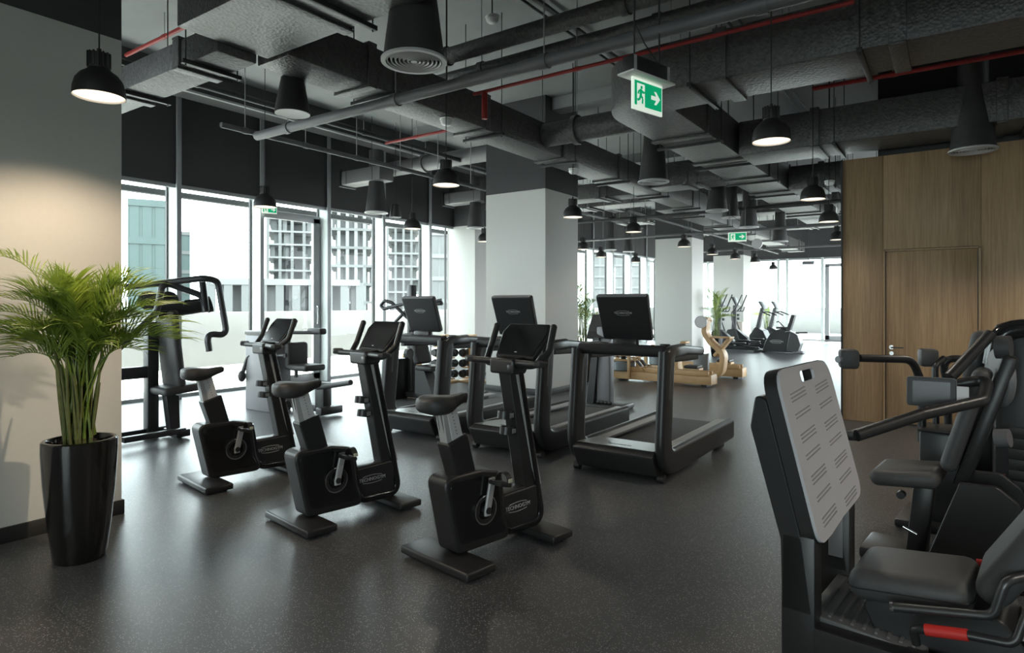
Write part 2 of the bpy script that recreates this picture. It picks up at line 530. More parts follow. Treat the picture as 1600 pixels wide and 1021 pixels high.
# the slender canopy edge outside the glass
struct(MB().box((-11.5, 12, 3.47), (.12, 34, .10)).build('trim_1', 'ledge'))
# end wall
YE = 28.0
def window_bay_y(x0, x1, door=False):
    global wn; wn += 1
    r = sroot('window_%d' % wn, (x0, YE, 0))
    L = x1 - x0
    MB().box((0, .05, ZD / 2), (.10, .16, ZD), .004).build('mullion_fin', 'fin', r)
    MB().box((L / 2, .12, (ZD + ZC) / 2), (L, .06, ZC - ZD)).build('spandrel', 'spandrel', r)
    MB().box((L / 2, .05, ZD - .04), (L - .1, .1, .08), .004).build('head_trim', 'alu', r)
    MB().box((L / 2, .07, .025), (L - .1, .07, .05)).build('bottom_rail', 'alu', r)
    MB().box((L / 2, .12, ZD / 2), (L - .1, .010, ZD - .02)).build('pane', 'glass', r)
    if door:
        f = MB()
        f.box((.17, .03, 1.55), (.16, .08, 3.0), .004); f.box((L - .17, .03, 1.55), (.16, .08, 3.0), .004)
        f.box((L / 2, .03, 3.05), (L - .2, .08, .12), .004); f.box((L / 2, .03, .12), (L - .2, .08, .2), .004)
        f.build('door_frame', 'alu', r)
xs = [-9.95, -8.95, -7.4, -6.0]
x1230 = at(1230, 475, Y=YE).x; x1284 = at(1285, 475, Y=YE).x
xs += [x1230, x1284, x1284 + 1.7, 0, 1.6, 3.2]
for a, b in zip(xs, xs[1:]): window_bay_y(a, b, door=abs(a - x1284) < .01)

# oak clad core on the right with a flush door
YW = 9.15
XW = at(1314, 475, Y=YW).x
wr = sroot('wall_core')
xd0, xd1 = at(1384, 475, Y=YW).x, at(1528, 475, Y=YW).x
ZDR = at(1384, 393, Y=YW).z
for a, b, z0, z1 in ((XW, xd0 - .03, 0, 3.36), (xd0 - .03, xd1 + .03, ZDR + .02, 3.36), (xd1 + .03, XR, 0, 3.36)):
    MB().box(((a + b) / 2, YW + .03, (z0 + z1) / 2), (b - a - .004, .06, z1 - z0 - .003), .002).build('veneer_panel', 'panelwood', wr)
MB().box(((XW + XR) / 2 + .03, YW + 2.1, 1.68), (XR - XW - .06, 4.0, 3.36)).build('core_body', 'paint', wr)
MB().box(((XW + XR) / 2 + .2, YW + 2.2, (3.36 + ZC) / 2), (XR - XW - .4, 4.0, ZC - 3.37)).build('upper_paint', 'paint_dark', wr)
MB().box((XW + .012, YW + .02, 1.68), (.02, .09, 3.36)).build('edge_strip', 'base', wr)
dr = sroot('door_1', (xd0, YW, 0))
Ld = xd1 - xd0
MB().box((Ld / 2, .035, ZDR / 2), (Ld - .008, .05, ZDR - .012), .003).build('door_leaf', 'panelwood', dr)
fr = MB()
fr.box((-.018, .02, ZDR / 2 + .01), (.022, .07, ZDR + .03)); fr.box((Ld + .018, .02, ZDR / 2 + .01), (.022, .07, ZDR + .03)); fr.box((Ld / 2, .02, ZDR + .006), (Ld + .05, .07, .02))
fr.build('door_frame', 'panelwood', dr)
MB().box((Ld / 2, .012, .012), (Ld, .02, .02)).build('threshold', 'base', dr)
hp = at(1393, 543, Y=YW); hx = hp.x - xd0
h = MB(); h.lathe([(0, 0), (.026, 0), (.026, .012), (0, .012)], (hx, .01, hp.z), rot=(R(90), 0, 0)); h.tube([(hx, .0, hp.z), (hx, -.05, hp.z), (hx + .13, -.05, hp.z)], .010, bend=.015, seg=8)
h.lathe([(0, 0), (.024, 0), (.024, .010), (0, .010)], (hx, .01, hp.z - .075), rot=(R(90), 0, 0))
h.build('door_handle', 'chrome', dr)

# ------------------------------------------------------------------ outside
struct(MB().box((-12.7, 14, -.09), (4.9, 44, .1)).build('terrace', 'terrace'))
struct(MB().box((-2, 32, -.09), (16.5, 8, .1)).build('terrace', 'terrace'))
struct(MB().box((-15.1, 14, .62), (.25, 44, 1.34), .01).build('parapet', 'parapet'))
struct(MB().box((-4, 36.1, .62), (22, .25, 1.34), .01).build('parapet', 'parapet'))
struct(MB().box((-75, 70, -13), (400, 400, .2)).build('city_ground', 'city'))

def tower(label, pxa, pxb, ytop, d, depth, mats, floors, bays, open_frame=False, name='building'):
    """a far block: its facade spans two pixel columns at a true distance, and it has full depth behind"""
    a, b = at(pxa, HY, d), at(pxb, HY, d)
    top = at(pxa, ytop, d).z; bot = -13
    w = (b - a).length; h = top - bot
    c_ = (a + b) / 2; rz = math.atan2(-c_.x, c_.y)
    r = thing(name, label, 'building', c_ + V((0, 0, bot - CZ)), rz)
    wall, band, win = mats
    if not open_frame:
        MB().box((0, depth / 2 + .2, h / 2), (w, depth, h)).build('wall', wall, r)
        fh = h / floors; bw = w / bays
        for f in range(max(0, int(11 / fh)), floors):
            MB().box((0, .1, (f + 1) * fh - fh * .09), (w, .25, fh * .18)).build('floor_band', band, r)
        for i in range(bays):
            m = MB()
            m.box((-w / 2 + (i + .5) * bw, .16, h / 2), (bw * .72, .1, h - .3)).build('window_strip', win, r)
    else:
        fh = h / floors
        MB().box((0, depth * .62, h / 2), (w * .8, depth * .5, h * .98)).build('core', wall, r)
        for f in range(max(0, int(11 / fh)), floors + 1):
            MB().box((0, depth / 2, f * fh), (w, depth, fh * .14)).build('floor_slab', band, r)
        for i in range(bays + 1):
            MB().box((-w / 2 + w * i / bays, .3, h / 2), (w * .035 + .2, .5, h)).build('column', wall, r)
        for f in range(int(13 / fh), floors):
            for i in range(bays):
                if random.random() < .45:
                    ww = w / bays * random.uniform(.3, .8)
                    MB().box((-w / 2 + w * (i + .5) / bays + random.uniform(-.4, .4), .9, f * fh + fh * .5), (ww, .3, fh * .86)).build('infill_panel', random.choice([wall, win, band]), r)
    return r
tower('tall green-glass office tower seen through the leftmost window', 204, 256, 312, 75, 12, ('curtain', 'curtain', 'curtain'), 6, 3)
tower('low green-glass block just right of the tall glass tower', 277, 296, 362, 90, 10, ('curtain', 'conc', 'curtain'), 9, 1)
tower('concrete tower under construction behind the glazed terrace door', 421, 492, 342, 95, 14, ('conc', 'bldwhite', 'concd'), 14, 4, True)
tower('pale apartment block seen right of the terrace door', 517, 582, 330, 72, 12, ('bldwhite', 'conc', 'concd'), 12, 5, True)
tower('unfinished concrete block seen through the window above the leftmost treadmill console', 606, 655, 356, 100, 14, ('conc', 'bldwhite', 'concd'), 13, 4, True)
tower('white block with faint windows beyond the last window before the pillar', 672, 745, 362, 70, 14, ('bldwhite', 'bldwhite', 'conc'), 9, 5)
tower('low concrete podium stretching along the white parapet', 340, 560, 441, 46, 8, ('conc', 'bldwhite', 'concd'), 5, 9, True)
tower('distant blocks seen between the two light pillars', 925, 1015, 396, 110, 12, ('bldwhite', 'bldwhite', 'conc'), 12, 7)
# ------------------------------------------------------------------ potted palms
def bez(a, b, c, n):
    return [a * (1 - t) ** 2 + b * 2 * t * (1 - t) + c * t ** 2 for t in [i / n for i in range(n + 1)]]

def frond_mesh(base, mid, tip, leaf_len, start=.45, n=24, width=.016, seed=0, wall=0):
    rnd = random.Random(seed)
    WALLX = -wall + .012
    if wall:
        mid = V((max(mid.x, WALLX + .03), mid.y, mid.z)); tip = V((max(tip.x, WALLX + .03), tip.y, tip.z))
    pts = bez(base, mid, tip, 16)
    m = MB()
    m.tube(pts, .0055, seg=5, scales=[1.15 - .9 * i / 16 for i in range(17)])
    for k in range(n):
        t = start + (1 - start) * (k + .5) / n
        p = base * (1 - t) ** 2 + mid * 2 * t * (1 - t) + tip * t ** 2
        tg = ((mid - base) * (1 - t) + (tip - mid) * t).normalized()
        side = tg.cross(V((0, 0, 1)))
        if side.length < .05: side = V((1, 0, 0))
        side.normalize()
        up = side.cross(tg).normalized()
        f = (k + .5) / n
        ll = leaf_len * (.55 + .9 * f * (1.25 - f)) * rnd.uniform(.85, 1.1)
        for sg in (-1, 1):
            d0 = (side * sg * rnd.uniform(.48, .68) + tg * (.68 + .25 * f) + up * rnd.uniform(.24, .46)).normalized()
            w = V(tg.cross(d0)).normalized().cross(d0).normalized()
            q = [p]
            d = d0.copy()
            for j in range(3):
                nq = q[-1] + d * (ll / 3)
                if wall and nq.x > WALLX: pass
                elif wall: nq.x = WALLX + rnd.uniform(0, .02)
                q.append(nq); d = (d + V((0, 0, -.20 - .1 * j))).normalized()
            ws = [width * .5, width, width * .75, .0008]
            vs = []
            for j, qq in enumerate(q):
                vs.append((m.bm.verts.new(qq - w * ws[j] * .5 + up * ws[j] * .12), m.bm.verts.new(qq), m.bm.verts.new(qq + w * ws[j] * .5 + up * ws[j] * .12)))
            for j in range(3):
                for s_ in (0, 1):
                    m.bm.faces.new((vs[j][s_], vs[j][s_ + 1], vs[j + 1][s_ + 1], vs[j + 1][s_]))
    return m

def palm(name, label, loc, pot_h, pot_r, tips, canes, leaf, seed, leaf_n=24, group=None, width=.016, gl='pot', wall=0, bundle=.55):
    """tips: list of (mid, tip) relative to the soil centre"""
    rnd = random.Random(seed)
    r = thing(name, label, 'potted plant', loc, 0, group)
    m = MB()
    pr = [(0, 0), (pot_r * .66, 0), (pot_r * .70, .01), (pot_r * .83, pot_h * .3), (pot_r * .95, pot_h * .65), (pot_r, pot_h * .9), (pot_r, pot_h - .008), (pot_r - .008, pot_h),
          (pot_r - .022, pot_h), (pot_r - .028, pot_h - .01), (pot_r - .03, pot_h - .07), (0, pot_h - .07)]
    m.lathe(pr, seg=40).build('pot', gl, r)
    m = MB()
    m.lathe([(0, pot_h - .035), (pot_r * .5, pot_h - .03), (pot_r - .031, pot_h - .045)], seg=24)
    for _ in range(46 if wall else 12):
        a, q = rnd.uniform(0, 2 * PI), (pot_r - .045) * math.sqrt(rnd.random())
        m.ball((q * math.cos(a), q * math.sin(a), pot_h - .035), rnd.uniform(.010, .019), (1, rnd.uniform(.6, 1), .6), (0, 0, a))
    m.build('mulch', 'soil', r)
    top = V((0, 0, pot_h - .04))
    for i in range(canes):
        a = rnd.uniform(0, 2 * PI); q = pot_r * bundle * math.sqrt(rnd.random())
        b = top + V((q * math.cos(a), q * math.sin(a), 0))
        h = rnd.uniform(.32, .62) * (1.0 if wall else 1.5)
        e = b + V((rnd.uniform(-.07, .07) + .25 * q * math.cos(a), rnd.uniform(-.07, .07) + .25 * q * math.sin(a), h))
        MB().tube(bez(b, (b + e) / 2 + V((rnd.uniform(-.02, .02), rnd.uniform(-.02, .02), 0)), e, 6), .0085, seg=6, scales=[1.2, 1.1, 1, .95, .85, .75, .55]).build('cane', 'stem', r)
    for i, (mid, tip) in enumerate(tips):
        a = rnd.uniform(0, 2 * PI); q = pot_r * .45 * math.sqrt(rnd.random())
        b = top + V((q * math.cos(a), q * math.sin(a), .05))
        ll = leaf * rnd.uniform(.85, 1.15)
        frond_mesh(b, top + V(mid), top + V(tip), ll, start=rnd.uniform(.42, .55), n=leaf_n, width=width, seed=seed * 100 + i, wall=wall).build('frond', 'leaf', r)
    return r

def tipset(spec, seed):
    """spec: (azimuth deg, reach, height) -> bowed frond control points"""
    rnd = random.Random(seed); out = []
    for az, reach, h in spec:
        a = R(az)
        d = V((math.cos(a), math.sin(a), 0))
        bow = h * .72 + .16 + .30 * reach
        mid = d * (reach * .16) + V((rnd.uniform(-.03, .03), rnd.uniform(-.03, .03), bow))
        tip = d * reach + V((0, 0, h))
        out.append((tuple(mid), tuple(tip)))
    return out
# image right is roughly azimuth 35 deg, away from the photographer 125 deg
rr = random.Random(3)
spec = [(216, .50, 1.12), (220, .54, .78), (208, .40, .70), (214, .54, .64), (226, .36, .86), (240, .28, .94), (250, .42, .66), (212, .42, .52),
        (35, .56, .72), (28, .50, .82), (42, .52, .66), (20, .44, .88), (50, .34, .94), (30, .30, 1.00), (38, .56, .62), (60, .30, .76), (33, .36, .56)]
for _ in range(46):
    az = rr.choice([rr.uniform(245, 400), rr.uniform(0, 100), rr.uniform(190, 240)])
    spec.append((az % 360, rr.uniform(.06, .34), rr.uniform(.60, 1.0)))
PALM = at(125, 872, z=0)
palm('potted_palm', 'large areca palm in a tall glossy black pot beside the pale left wall', (PALM.x, PALM.y, 0), .705, .192,
     tipset(spec, 5), 34, .21, 11, 19, width=.0088, wall=PALM.x + 4.87 - (-.0) , bundle=.42)
def bgpalm(label, loc, h, seed, n=15, pot=.55, wall=0):
    r2 = random.Random(seed); sp = []
    for k in range(n):
        hh = (h - pot) * r2.choice([.45, .62, .78, .9, 1.0]) * r2.uniform(.9, 1.0)
        sp.append((360 * k / n + r2.uniform(-15, 15), (.20 + .38 * (1 - hh / (h - pot))) * r2.uniform(.8, 1.3), hh * .92))
    return palm('potted_palm', label, loc, pot, .19, tipset(sp, seed), 9, .26, seed, 13, 'potted palms along the hall', width=.014, wall=wall)
bgpalm('potted palm between the near pillar and the rightmost treadmill console', tuple(at(909, 597, z=0)), 2.0, 31, 15)
bgpalm('potted palm behind the wooden water rowers, beside the second pillar', (-5.58, 18.2, 0), 2.1, 32, 15, .55, .46)
bgpalm('far potted palm silhouetted against the end windows behind the stair climber', (-6.2, 26.9, 0), 2.0, 33, 10, .5)

# ------------------------------------------------------------------ upright bikes
def cap_poly(w, h, r, n=4):
    return roundpoly([(-w / 2, -h / 2), (w / 2, -h / 2), (w / 2, h / 2), (-w / 2, h / 2)], r, n)

def make_bike(label, group):
    r = thing('upright_bike', label, 'exercise bike', group=group)
    MB().box((0, 0, .037), (.60, .22, .048), .014, seg=3).build('rear_foot', 'satin', r)
    MB().box((0, .72, .037), (.56, .19, .048), .014, seg=3).build('front_foot', 'satin', r)
    pad = MB()
    for x in (-.24, .24):
        for y in (-.06, .06): pad.cyl((x, y, 0), (x, y, .016), .022)
        pad.cyl((x, .72, 0), (x, .72, .016), .022)
    pad.build('levelling_pad', 'base', r)
    # drive housing: slanting rounded block whose lower edge runs on under the beam
    body = roundpoly([(-.090, .520), (.010, .068), (.45, .062), (.400, .20), (.360, .485), (.20, .520)], [.06, .05, .06, .05, .06, .05])
    MB().prism(body, -.085, .085).build('drive_housing', 'satin', r, bevel=.014)
    side = roundpoly([(-.055, .49), (.035, .12), (.41, .11), (.362, .20), (.322, .452), (.19, .49)], .045)
    MB().prism(side, .083, .089).build('side_cover', 'gloss', r, bevel=.002)
    MB().prism(side, -.089, -.083).build('side_cover', 'gloss', r, bevel=.002)
    beam = roundpoly([(.34, .10), (.72, .10), (.73, .325), (.34, .315)], .02)
    MB().prism(beam, -.062, .062).build('beam', 'satin', r, bevel=.008)
    MB().box((0, .535, .322), (.10, .34, .012), .004, rot=(R(2), 0, 0)).build('beam_cap', 'graph', r)
    logo(r, (.064, .53, .225), (R(90), 0, R(90)), .215)
    # frame sweeping under the beam and up the front column
    path = fillet([(0, .36, .46), (0, .425, .085), (0, .775, .075), (0, .545, 1.14)], .085, 8)
    prof = cap_poly(.135, .05, .018)
    MB().sweep(path, prof, up=(0, 0, 1)).build('frame_loop', 'gloss', r)
    col = roundpoly([(.755, .12), (.655, .12), (.465, 1.08), (.50, 1.16), (.555, 1.16)], .02)
    MB().prism(col, -.052, .052).build('front_column', 'satin', r, bevel=.008)
    strip = roundpoly([(.756, .32), (.700, .32), (.520, 1.06), (.568, 1.06)], .006)
    MB().prism(strip, .052, .060).build('column_strip', 'silver', r)
    MB().prism(strip, -.060, -.052).build('column_strip', 'silver', r)
    MB().box((0, .695, .34), (.02, .02, .02), .003).build('lock_button', 'base', r)
    # crank recess, cranks, pedals
    cy, cz = .215, .285
    for sx in (1, -1):
        rg = MB().lathe([(.058, .0), (.086, .0), (.086, .010), (.058, .010)], (sx * .090, cy, cz), rot=(0, R(90) * sx, 0), closed=True).build('crank_recess', 'base', r)
        MB().lathe([(.080, .0), (.088, .0), (.088, .013), (.080, .013)], (sx * .090, cy, cz), rot=(0, R(90) * sx, 0), closed=True).build('recess_rim', 'chrome', rg)
        up = sx
        e = V((sx * .125, cy + .035 * up, cz + .165 * up))
        cr = MB().sweep([(sx * .115, cy, cz - .03 * up), (sx * .115, cy, cz), (sx * .118, e.y, e.z), (sx * .118, e.y, e.z + .02 * up)], cap_poly(.020, .046, .009), up=(0, 1, 0)).build('crank', 'silver', r)
        MB().cyl((sx * .088, cy, cz), (sx * .132, cy, cz), .020).build('axle_cap', 'base', cr)
        pd = MB().box((sx * .185, e.y, e.z), (.105, .095, .026), .008, rot=(R(-14), 0, 0)).build('pedal', 'base', r)
        st = MB()
        arc = [V((sx * .185 + .050 * math.cos(t), e.y + .03, e.z + .010 + .052 * math.sin(t))) for t in [PI * k / 8 for k in range(9)]]
        st.sweep(arc, cap_poly(.040, .004, .001, 1), up=(0, 0, 1))
        st.build('pedal_strap', 'cable', pd)
        MB().box((sx * .24, e.y + .03, e.z + .02), (.010, .03, .022), .003).build('strap_buckle', 'disc', pd)
    # seat post
    sl = roundpoly([(.035, .49), (.185, .50), (.115, .745), (-.035, .70)], .015)
    MB().prism(sl, -.055, .055).build('post_sleeve', 'satin', r, bevel=.010)
    po = roundpoly([(-.015, .66), (.095, .70), (.045, .905), (-.065, .905)], .006)
    MB().prism(po, -.033, .033).build('seat_post', 'silver', r, bevel=.005)
    sc1 = roundpoly([(.015, .71), (.088, .735), (.044, .895), (-.03, .895)], .004)
    MB().prism(sc1, .033, .037).build('height_scale', 'scale', r)
    dots = MB()
    for k in range(7): dots.box((.038, .045 - .006 * k, .75 + .02 * k), (.002, .005, .005))
    dots.build('scale_marks', 'base', r)
    rl = MB()
    for x in (-.018, .018): rl.cyl((x, -.012, .69), (x, -.062, .89), .006, seg=8)
    rl.build('post_rails', 'chrome', r)
    # saddle: broad rear, narrow nose
    rings = []
    for y, hw, zt, zb in ((-.215, .030, .950, .905), (-.20, .090, .970, .882), (-.15, .128, .980, .868), (-.09, .130, .976, .866), (-.03, .096, .968, .870), (.03, .056, .966, .885), (.09, .040, .972, .905), (.140, .034, .976, .918), (.158, .014, .966, .928)):
        y = y * .88 + .018; hw *= .90; zm = (zt + zb) / 2
        ring = []
        for k in range(16):
            t = 2 * PI * k / 16
            cx, cz_ = math.cos(t), math.sin(t)
            px = hw * math.copysign(abs(cx) ** .7, cx); pz = zm + (zt - zb) / 2 * math.copysign(abs(cz_) ** .7, cz_)
            if cz_ > 0: pz -= .008 * math.exp(-(px / .02) ** 2)
            ring.append((px, y - .005, pz + .006))
        rings.append(ring)
    MB().grid_loft(rings).build('saddle', 'vinyl', r, angle=60)
    MB().box((0, -.02, .905), (.07, .13, .03), .008).build('saddle_clamp', 'satin', r)
    # bottle rings on the rider side of the column
    for z in (.70, .80):
        yc = .545 - (z - .70) * .20
        hb = MB().lathe([(.040, -.024), (.046, -.024), (.046, .024), (.040, .024)], (0, yc - .050, z), rot=(R(-8), 0, 0), closed=True).build('bottle_ring', 'satin', r)
        MB().box((.048, yc - .035, z), (.004, .035, .03), .001).build('ring_badge', 'grey', hb)
    # handlebar
    hb = MB().tube([(-.285, .46, 1.135), (-.10, .475, 1.135), (.10, .475, 1.135), (.285, .46, 1.135)], .021, bend=.03, seg=10).build('handlebar', 'satin', r)
    for sx in (1, -1):
        MB().tube([(sx * .06, .50, 1.115), (sx * .215, .52, 1.118), (sx * .258, .60, 1.20), (sx * .252, .655, 1.350)], .0215, bend=.06, seg=10).build('grip_horn', 'satin', hb)
        MB().ball((sx * .252, .656, 1.352), .0215).build('grip_cap', 'base', hb)
        MB().sweep([(sx * .275, .44, 1.137), (sx * .30, .465, 1.14), (sx * .335, .50, 1.142)], cap_poly(.085, .046, .018), up=(0, 0, 1), scales=[.6, 1, .45]).build('elbow_pad', 'vinyl', hb)
    hub = roundpoly([(.44, 1.06), (.56, 1.06), (.60, 1.12), (.585, 1.165), (.44, 1.155)], .02)
    MB().prism(hub, -.105, .105).build('console_hub', 'satin', r, bevel=.015)
    MB().box((.085, .445, 1.10), (.055, .02, .045), .006).build('hub_badge', 'graph', r)
    # screen
    c = V((0, .630, 1.262)); tilt = R(-36)
    m = Matrix.Translation(c) @ Euler((R(90) + tilt, 0, 0)).to_matrix().to_4x4() @ Matrix.Scale(1.06, 4)
    out = roundpoly([(-.155, -.125), (.155, -.125), (.195, .06), (.165, .125), (-.165, .125), (-.195, .06)], .018)
    scn = MB().prism(out, -.030, 0, axis='z', mat=m).build('console_screen', 'satin', r, bevel=.006)
    MB().prism(roundpoly([(-.145, -.105), (.145, -.105), (.180, .055), (.155, .115), (-.155, .115), (-.180, .055)], .014), 0, .0035, axis='z', mat=m).build('screen_glass', 'screen', scn)
    MB().prism(cap_poly(.02, .006, .002), .0035, .0042, axis='z', mat=m @ Matrix.Translation((0, -.085, 0))).build('screen_mark', 'logo', scn)
    MB().box((0, .55, 1.135), (.16, .12, .02), .006, rot=(R(12), 0, 0)).build('accessory_tray', 'grey', r)
    return r
GB = 'upright bikes in a row facing the treadmills'
b0 = make_bike('upright exercise bike nearest the foreground, right-hand end of the bike row', GB)
p3b, p2b, p1b = at(698, 882, z=0), at(469, 822, z=0), at(320, 760, z=0)
b0.location = p3b; b0.rotation_euler = (0, 0, R(-9))
dup(b0, p2b, R(-9), 'middle upright exercise bike, between the other two bikes of the row', GB)
dup(b0, p1b, R(-8), 'upright exercise bike nearest the potted palm, left end of the bike row', GB)

# ------------------------------------------------------------------ treadmills
def make_treadmill(label, group):
    r = thing('treadmill', label, 'treadmill', group=group)   # front faces -y
    MB().box((0, 1.25, .155), (.60, 1.66, .05), .01).build('deck', 'satin', r)
    MB().box((0, 1.25, .187), (.54, 1.70, .022), .010, seg=3).build('belt', 'belt', r)
    MB().cyl((-.27, 2.09, .165), (.27, 2.09, .165), .032).build('rear_roller', 'base', r)
    for sx in (1, -1):
        m = MB().box((sx * .335, 1.30, .225), (.125, 1.62, .022), .006).build('foot_rail', 'rail', r)
        g = MB()
        for k in range(5): g.box((sx * (.290 + .022 * k), 1.30, .2375), (.009, 1.55, .004))
        g.build('grip_ribs', 'silver', m)
    hood = roundpoly([(.02, .235), (.10, .268), (.50, .240), (.50, .10), (.36, .055), (.20, .04), (.115, .055)], [.03, .03, .02, .02, .02, .04, .03])
    MB().prism(hood, -.375, .375).build('motor_hood', 'satin', r, bevel=.008)
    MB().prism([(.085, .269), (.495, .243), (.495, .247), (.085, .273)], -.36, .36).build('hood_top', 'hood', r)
    text_obj('hood_lettering', 'TECHNOGYM', .036, 'base', r, (0, .20, .2675), (R(-3.6), 0, 0), .0006)
    MB().box((0, .027, .232), (.74, .012, .006), .002).build('hood_edge', 'graph', r)
    for sx in (1, -1):
        prof = cap_poly(.088, .215, .042, 5)
        x = sx * .415
        path = fillet([(x, 2.08, .150), (x, .145, .150), (x, .215, .80), (x, .245, 1.09)], .22, 10)
        fr = MB().sweep(path, prof, up=(0, 0, 1)).build('side_frame', 'satin', r)
        hr = fillet([(x, .185, .70), (x, .225, 1.085), (x, .62, 1.09), (x * .97, 1.16, 1.045)], .16, 9)
        k = len(hr)
        MB().sweep(hr, cap_poly(.090, .110, .044, 5), up=(0, -1, 0), scales=[1.0 - .30 * max(0, i - k * .5) / (k * .5) for i in range(k)]).build('handrail', 'graph', r)
        MB().sweep([(x - sx * .012, .40, 1.025), (x - sx * .012, 1.02, 1.005)], cap_poly(.05, .065, .015), up=(0, 0, 1)).build('rail_grip', 'satin', r)
        MB().box((x - sx * .03, .98, 1.008), (.02, .05, .045), .004).build('rail_badge', 'grey', r)
        MB().box((sx * .40, 1.70, .04), (.07, .24, .08), .02).build('rear_foot', 'base', r)
        MB().cyl((sx * .37, .17, .035), (sx * .425, .17, .035), .035).build('transport_wheel', 'base', r)
    MB().sweep([(-.40, .235, 1.095), (.40, .235, 1.095)], cap_poly(.105, .100, .040, 5), up=(0, 0, 1)).build('crossbar', 'satin', r)
    MB().box((0, .42, 1.075), (.74, .34, .035), .012, rot=(R(2), 0, 0)).build('control_tray', 'satin', r)
    MB().box((0, .33, 1.14), (.24, .08, .10), .02).build('console_neck', 'satin', r)
    for sx in (1, -1): MB().lathe([(.032, 0), (.045, 0), (.045, .05), (.032, .05)], (sx * .30, .50, 1.09), closed=True).build('bottle_cup', 'base', r)
    MB().cyl((.30, .60, 1.09), (.30, .60, 1.125), .020).build('speed_knob', 'base', r)
    # console leaning towards the front
    m = Matrix.Translation((0, .315, 1.385)) @ Euler((R(90 + 20), 0, 0)).to_matrix().to_4x4()
    poly = roundpoly([(-.235, -.215), (.235, -.215), (.245, .205), (-.245, .205)], .02)
    cn = MB().prism(poly, -.028, .028, axis='z', mat=m).build('console', 'satin', r, bevel=.010)
    MB().prism(roundpoly([(-.215, -.185), (.215, -.185), (.225, .185), (-.225, .185)], .015), -.031, -.027, axis='z', mat=m).build('screen_glass', 'screen', cn)
    MB().prism([(-.235, .197), (.235, .197), (.235, .209), (-.235, .209)], -.02, .03, axis='z', mat=m).build('console_edge', 'grey', cn)
    loc = m @ V((0, .045, .030))
    logo(r, loc, (R(90 + 20), 0, 0), .165)
    return r
GT = 'treadmills in a row with their consoles facing the bikes'
t0 = make_treadmill('treadmill at the right end of the row, nearest the wooden wall', GT)
t0.location = (-2.40, 4.87, 0)
dup(t0, (-3.68, 5.00, 0), 0, 'middle treadmill of the row, directly before the near pillar', GT)
dup(t0, (-5.02, 5.05, 0), 0, 'treadmill at the left end of the row, nearest the windows', GT)
# ------------------------------------------------------------------ strength machines, right foreground
def prism_hole(m, outer, holes, z0, z1, mat):
    """flat plate with cut-outs"""
    for z in (z0, z1):
        es = []
        for lp in [outer] + holes:
            vs = [m.bm.verts.new(mat @ V((x, y, z))) for x, y in lp]
            es += [m.bm.edges.new((vs[i - 1], vs[i])) for i in range(len(vs))]
        bmesh.ops.triangle_fill(m.bm, edges=es, use_beauty=True)
    m.bm.verts.ensure_lookup_table()
    tot = [len(outer)] + [len(h) for h in holes]
    N = sum(tot); off = len(m.bm.verts) - 2 * N; o = 0
    vs = m.bm.verts
    for n in tot:
        for i in range(n):
            a, b = off + o + i, off + o + (i + 1) % n
            m.bm.faces.new((vs[a], vs[b], vs[b + N], vs[a + N]))
        o += n
    return m

O = at(1213, 582, 2.5); O.z = 0
lp = thing('leg_press_machine', 'black leg press with a big grey ribbed footplate in the right foreground', 'leg press', O, R(-6))
# local axes: x towards the user, y along the plate, z up
e = V((-.165, 0, .658)); e.normalize(); nn = V((0, 1, 0)).cross(e)
PM = Matrix(((0, e.x, nn.x, .0825), (1, e.y, nn.y, .36), (0, e.z, nn.z, .900), (0, 0, 0, 1)))
outl = roundpoly([(-.36, -.335), (-.20, -.330), (.0, -.310), (.20, -.300), (.36, -.290), (.36, .345), (-.36, .345)], [.07, .04, .04, .04, .11, .11, .10], 6)
hole = roundpoly([(-.085, .272), (.110, .272), (.110, .320), (-.085, .320)], .018, 4)
prism_hole(MB(), outl, [hole], -.012, 0, PM).build('footplate', 'plate', lp, bevel=.003)
prism_hole(MB(), [(x * 1.01, y * 1.01) for x, y in outl], [roundpoly([(-.150, .262), (.150, .262), (.150, .328), (-.150, .328)], .018, 4)], -.062, -.013, PM).build('plate_shell', 'satin', lp)
for cx in (-.17, .17):
    sl = MB()
    for k in range(7):
        yy = .245 - .082 * k
        for j in range(2 if k % 2 else 3):
            sl.prism(cap_poly(.20, .0045, .002, 1), 0, .003, axis='z', mat=PM @ Matrix.Translation((cx, yy - .015 * j, 0)) @ Matrix.Rotation(R(4), 4, 'Z'))
    sl.build('grip_ridges', 'ridge', lp)
armp = roundpoly([(-.105, 1.00), (-.085, 1.13), (-.040, 1.12), (.10, .57), (.135, .30), (.02, .30), (.015, .57)], [.05, .05, .03, .02, .0, .0, .04])
for y0 in (.0, .53):
    MB().prism([(p[0], p[1]) for p in armp], y0, y0 + .10, axis='y').build('support_arm', 'satin', lp, bevel=.006)
    MB().box((.080, y0 + .05, .30), (.125, .10, .60), .008).build('post', 'satin', lp)
MB().box((-.035, .32, .78), (.05, .50, .30), .01, rot=(0, R(-14), 0)).build('cross_brace', 'satin', lp)
MB().box((.085, .528, .47), (.06, .004, .22), .002).build('instruction_plate', 'grey', lp)
MB().box((.95, .05, .135), (1.65, .10, .25), .012).build('base_beam', 'satin', lp)
MB().box((.95, .60, .10), (1.65, .10, .16), .012).build('base_beam', 'satin', lp)
MB().box((.07, .32, .08), (.14, .52, .14), .01).build('base_beam', 'satin', lp)
pf = MB().box((.29, .32, .255), (.40, .50, .03), .008, rot=(0, R(4), 0)).build('foot_platform', 'platform', lp)
rb = MB()
for k in range(9): rb.box((.13 + .04 * k, .30, .283 - .0028 * k), (.014, .42, .010), .003, rot=(0, R(4), 0))
rb.build('platform_ribs', 'platform', pf)
MB().cushion((.425, .29, .440), (.40, .38, .115), .05, rot=(0, R(-7), 0)).build('seat', 'vinyl_grey', lp)
sm = MB(); hw, hd = .213, .218
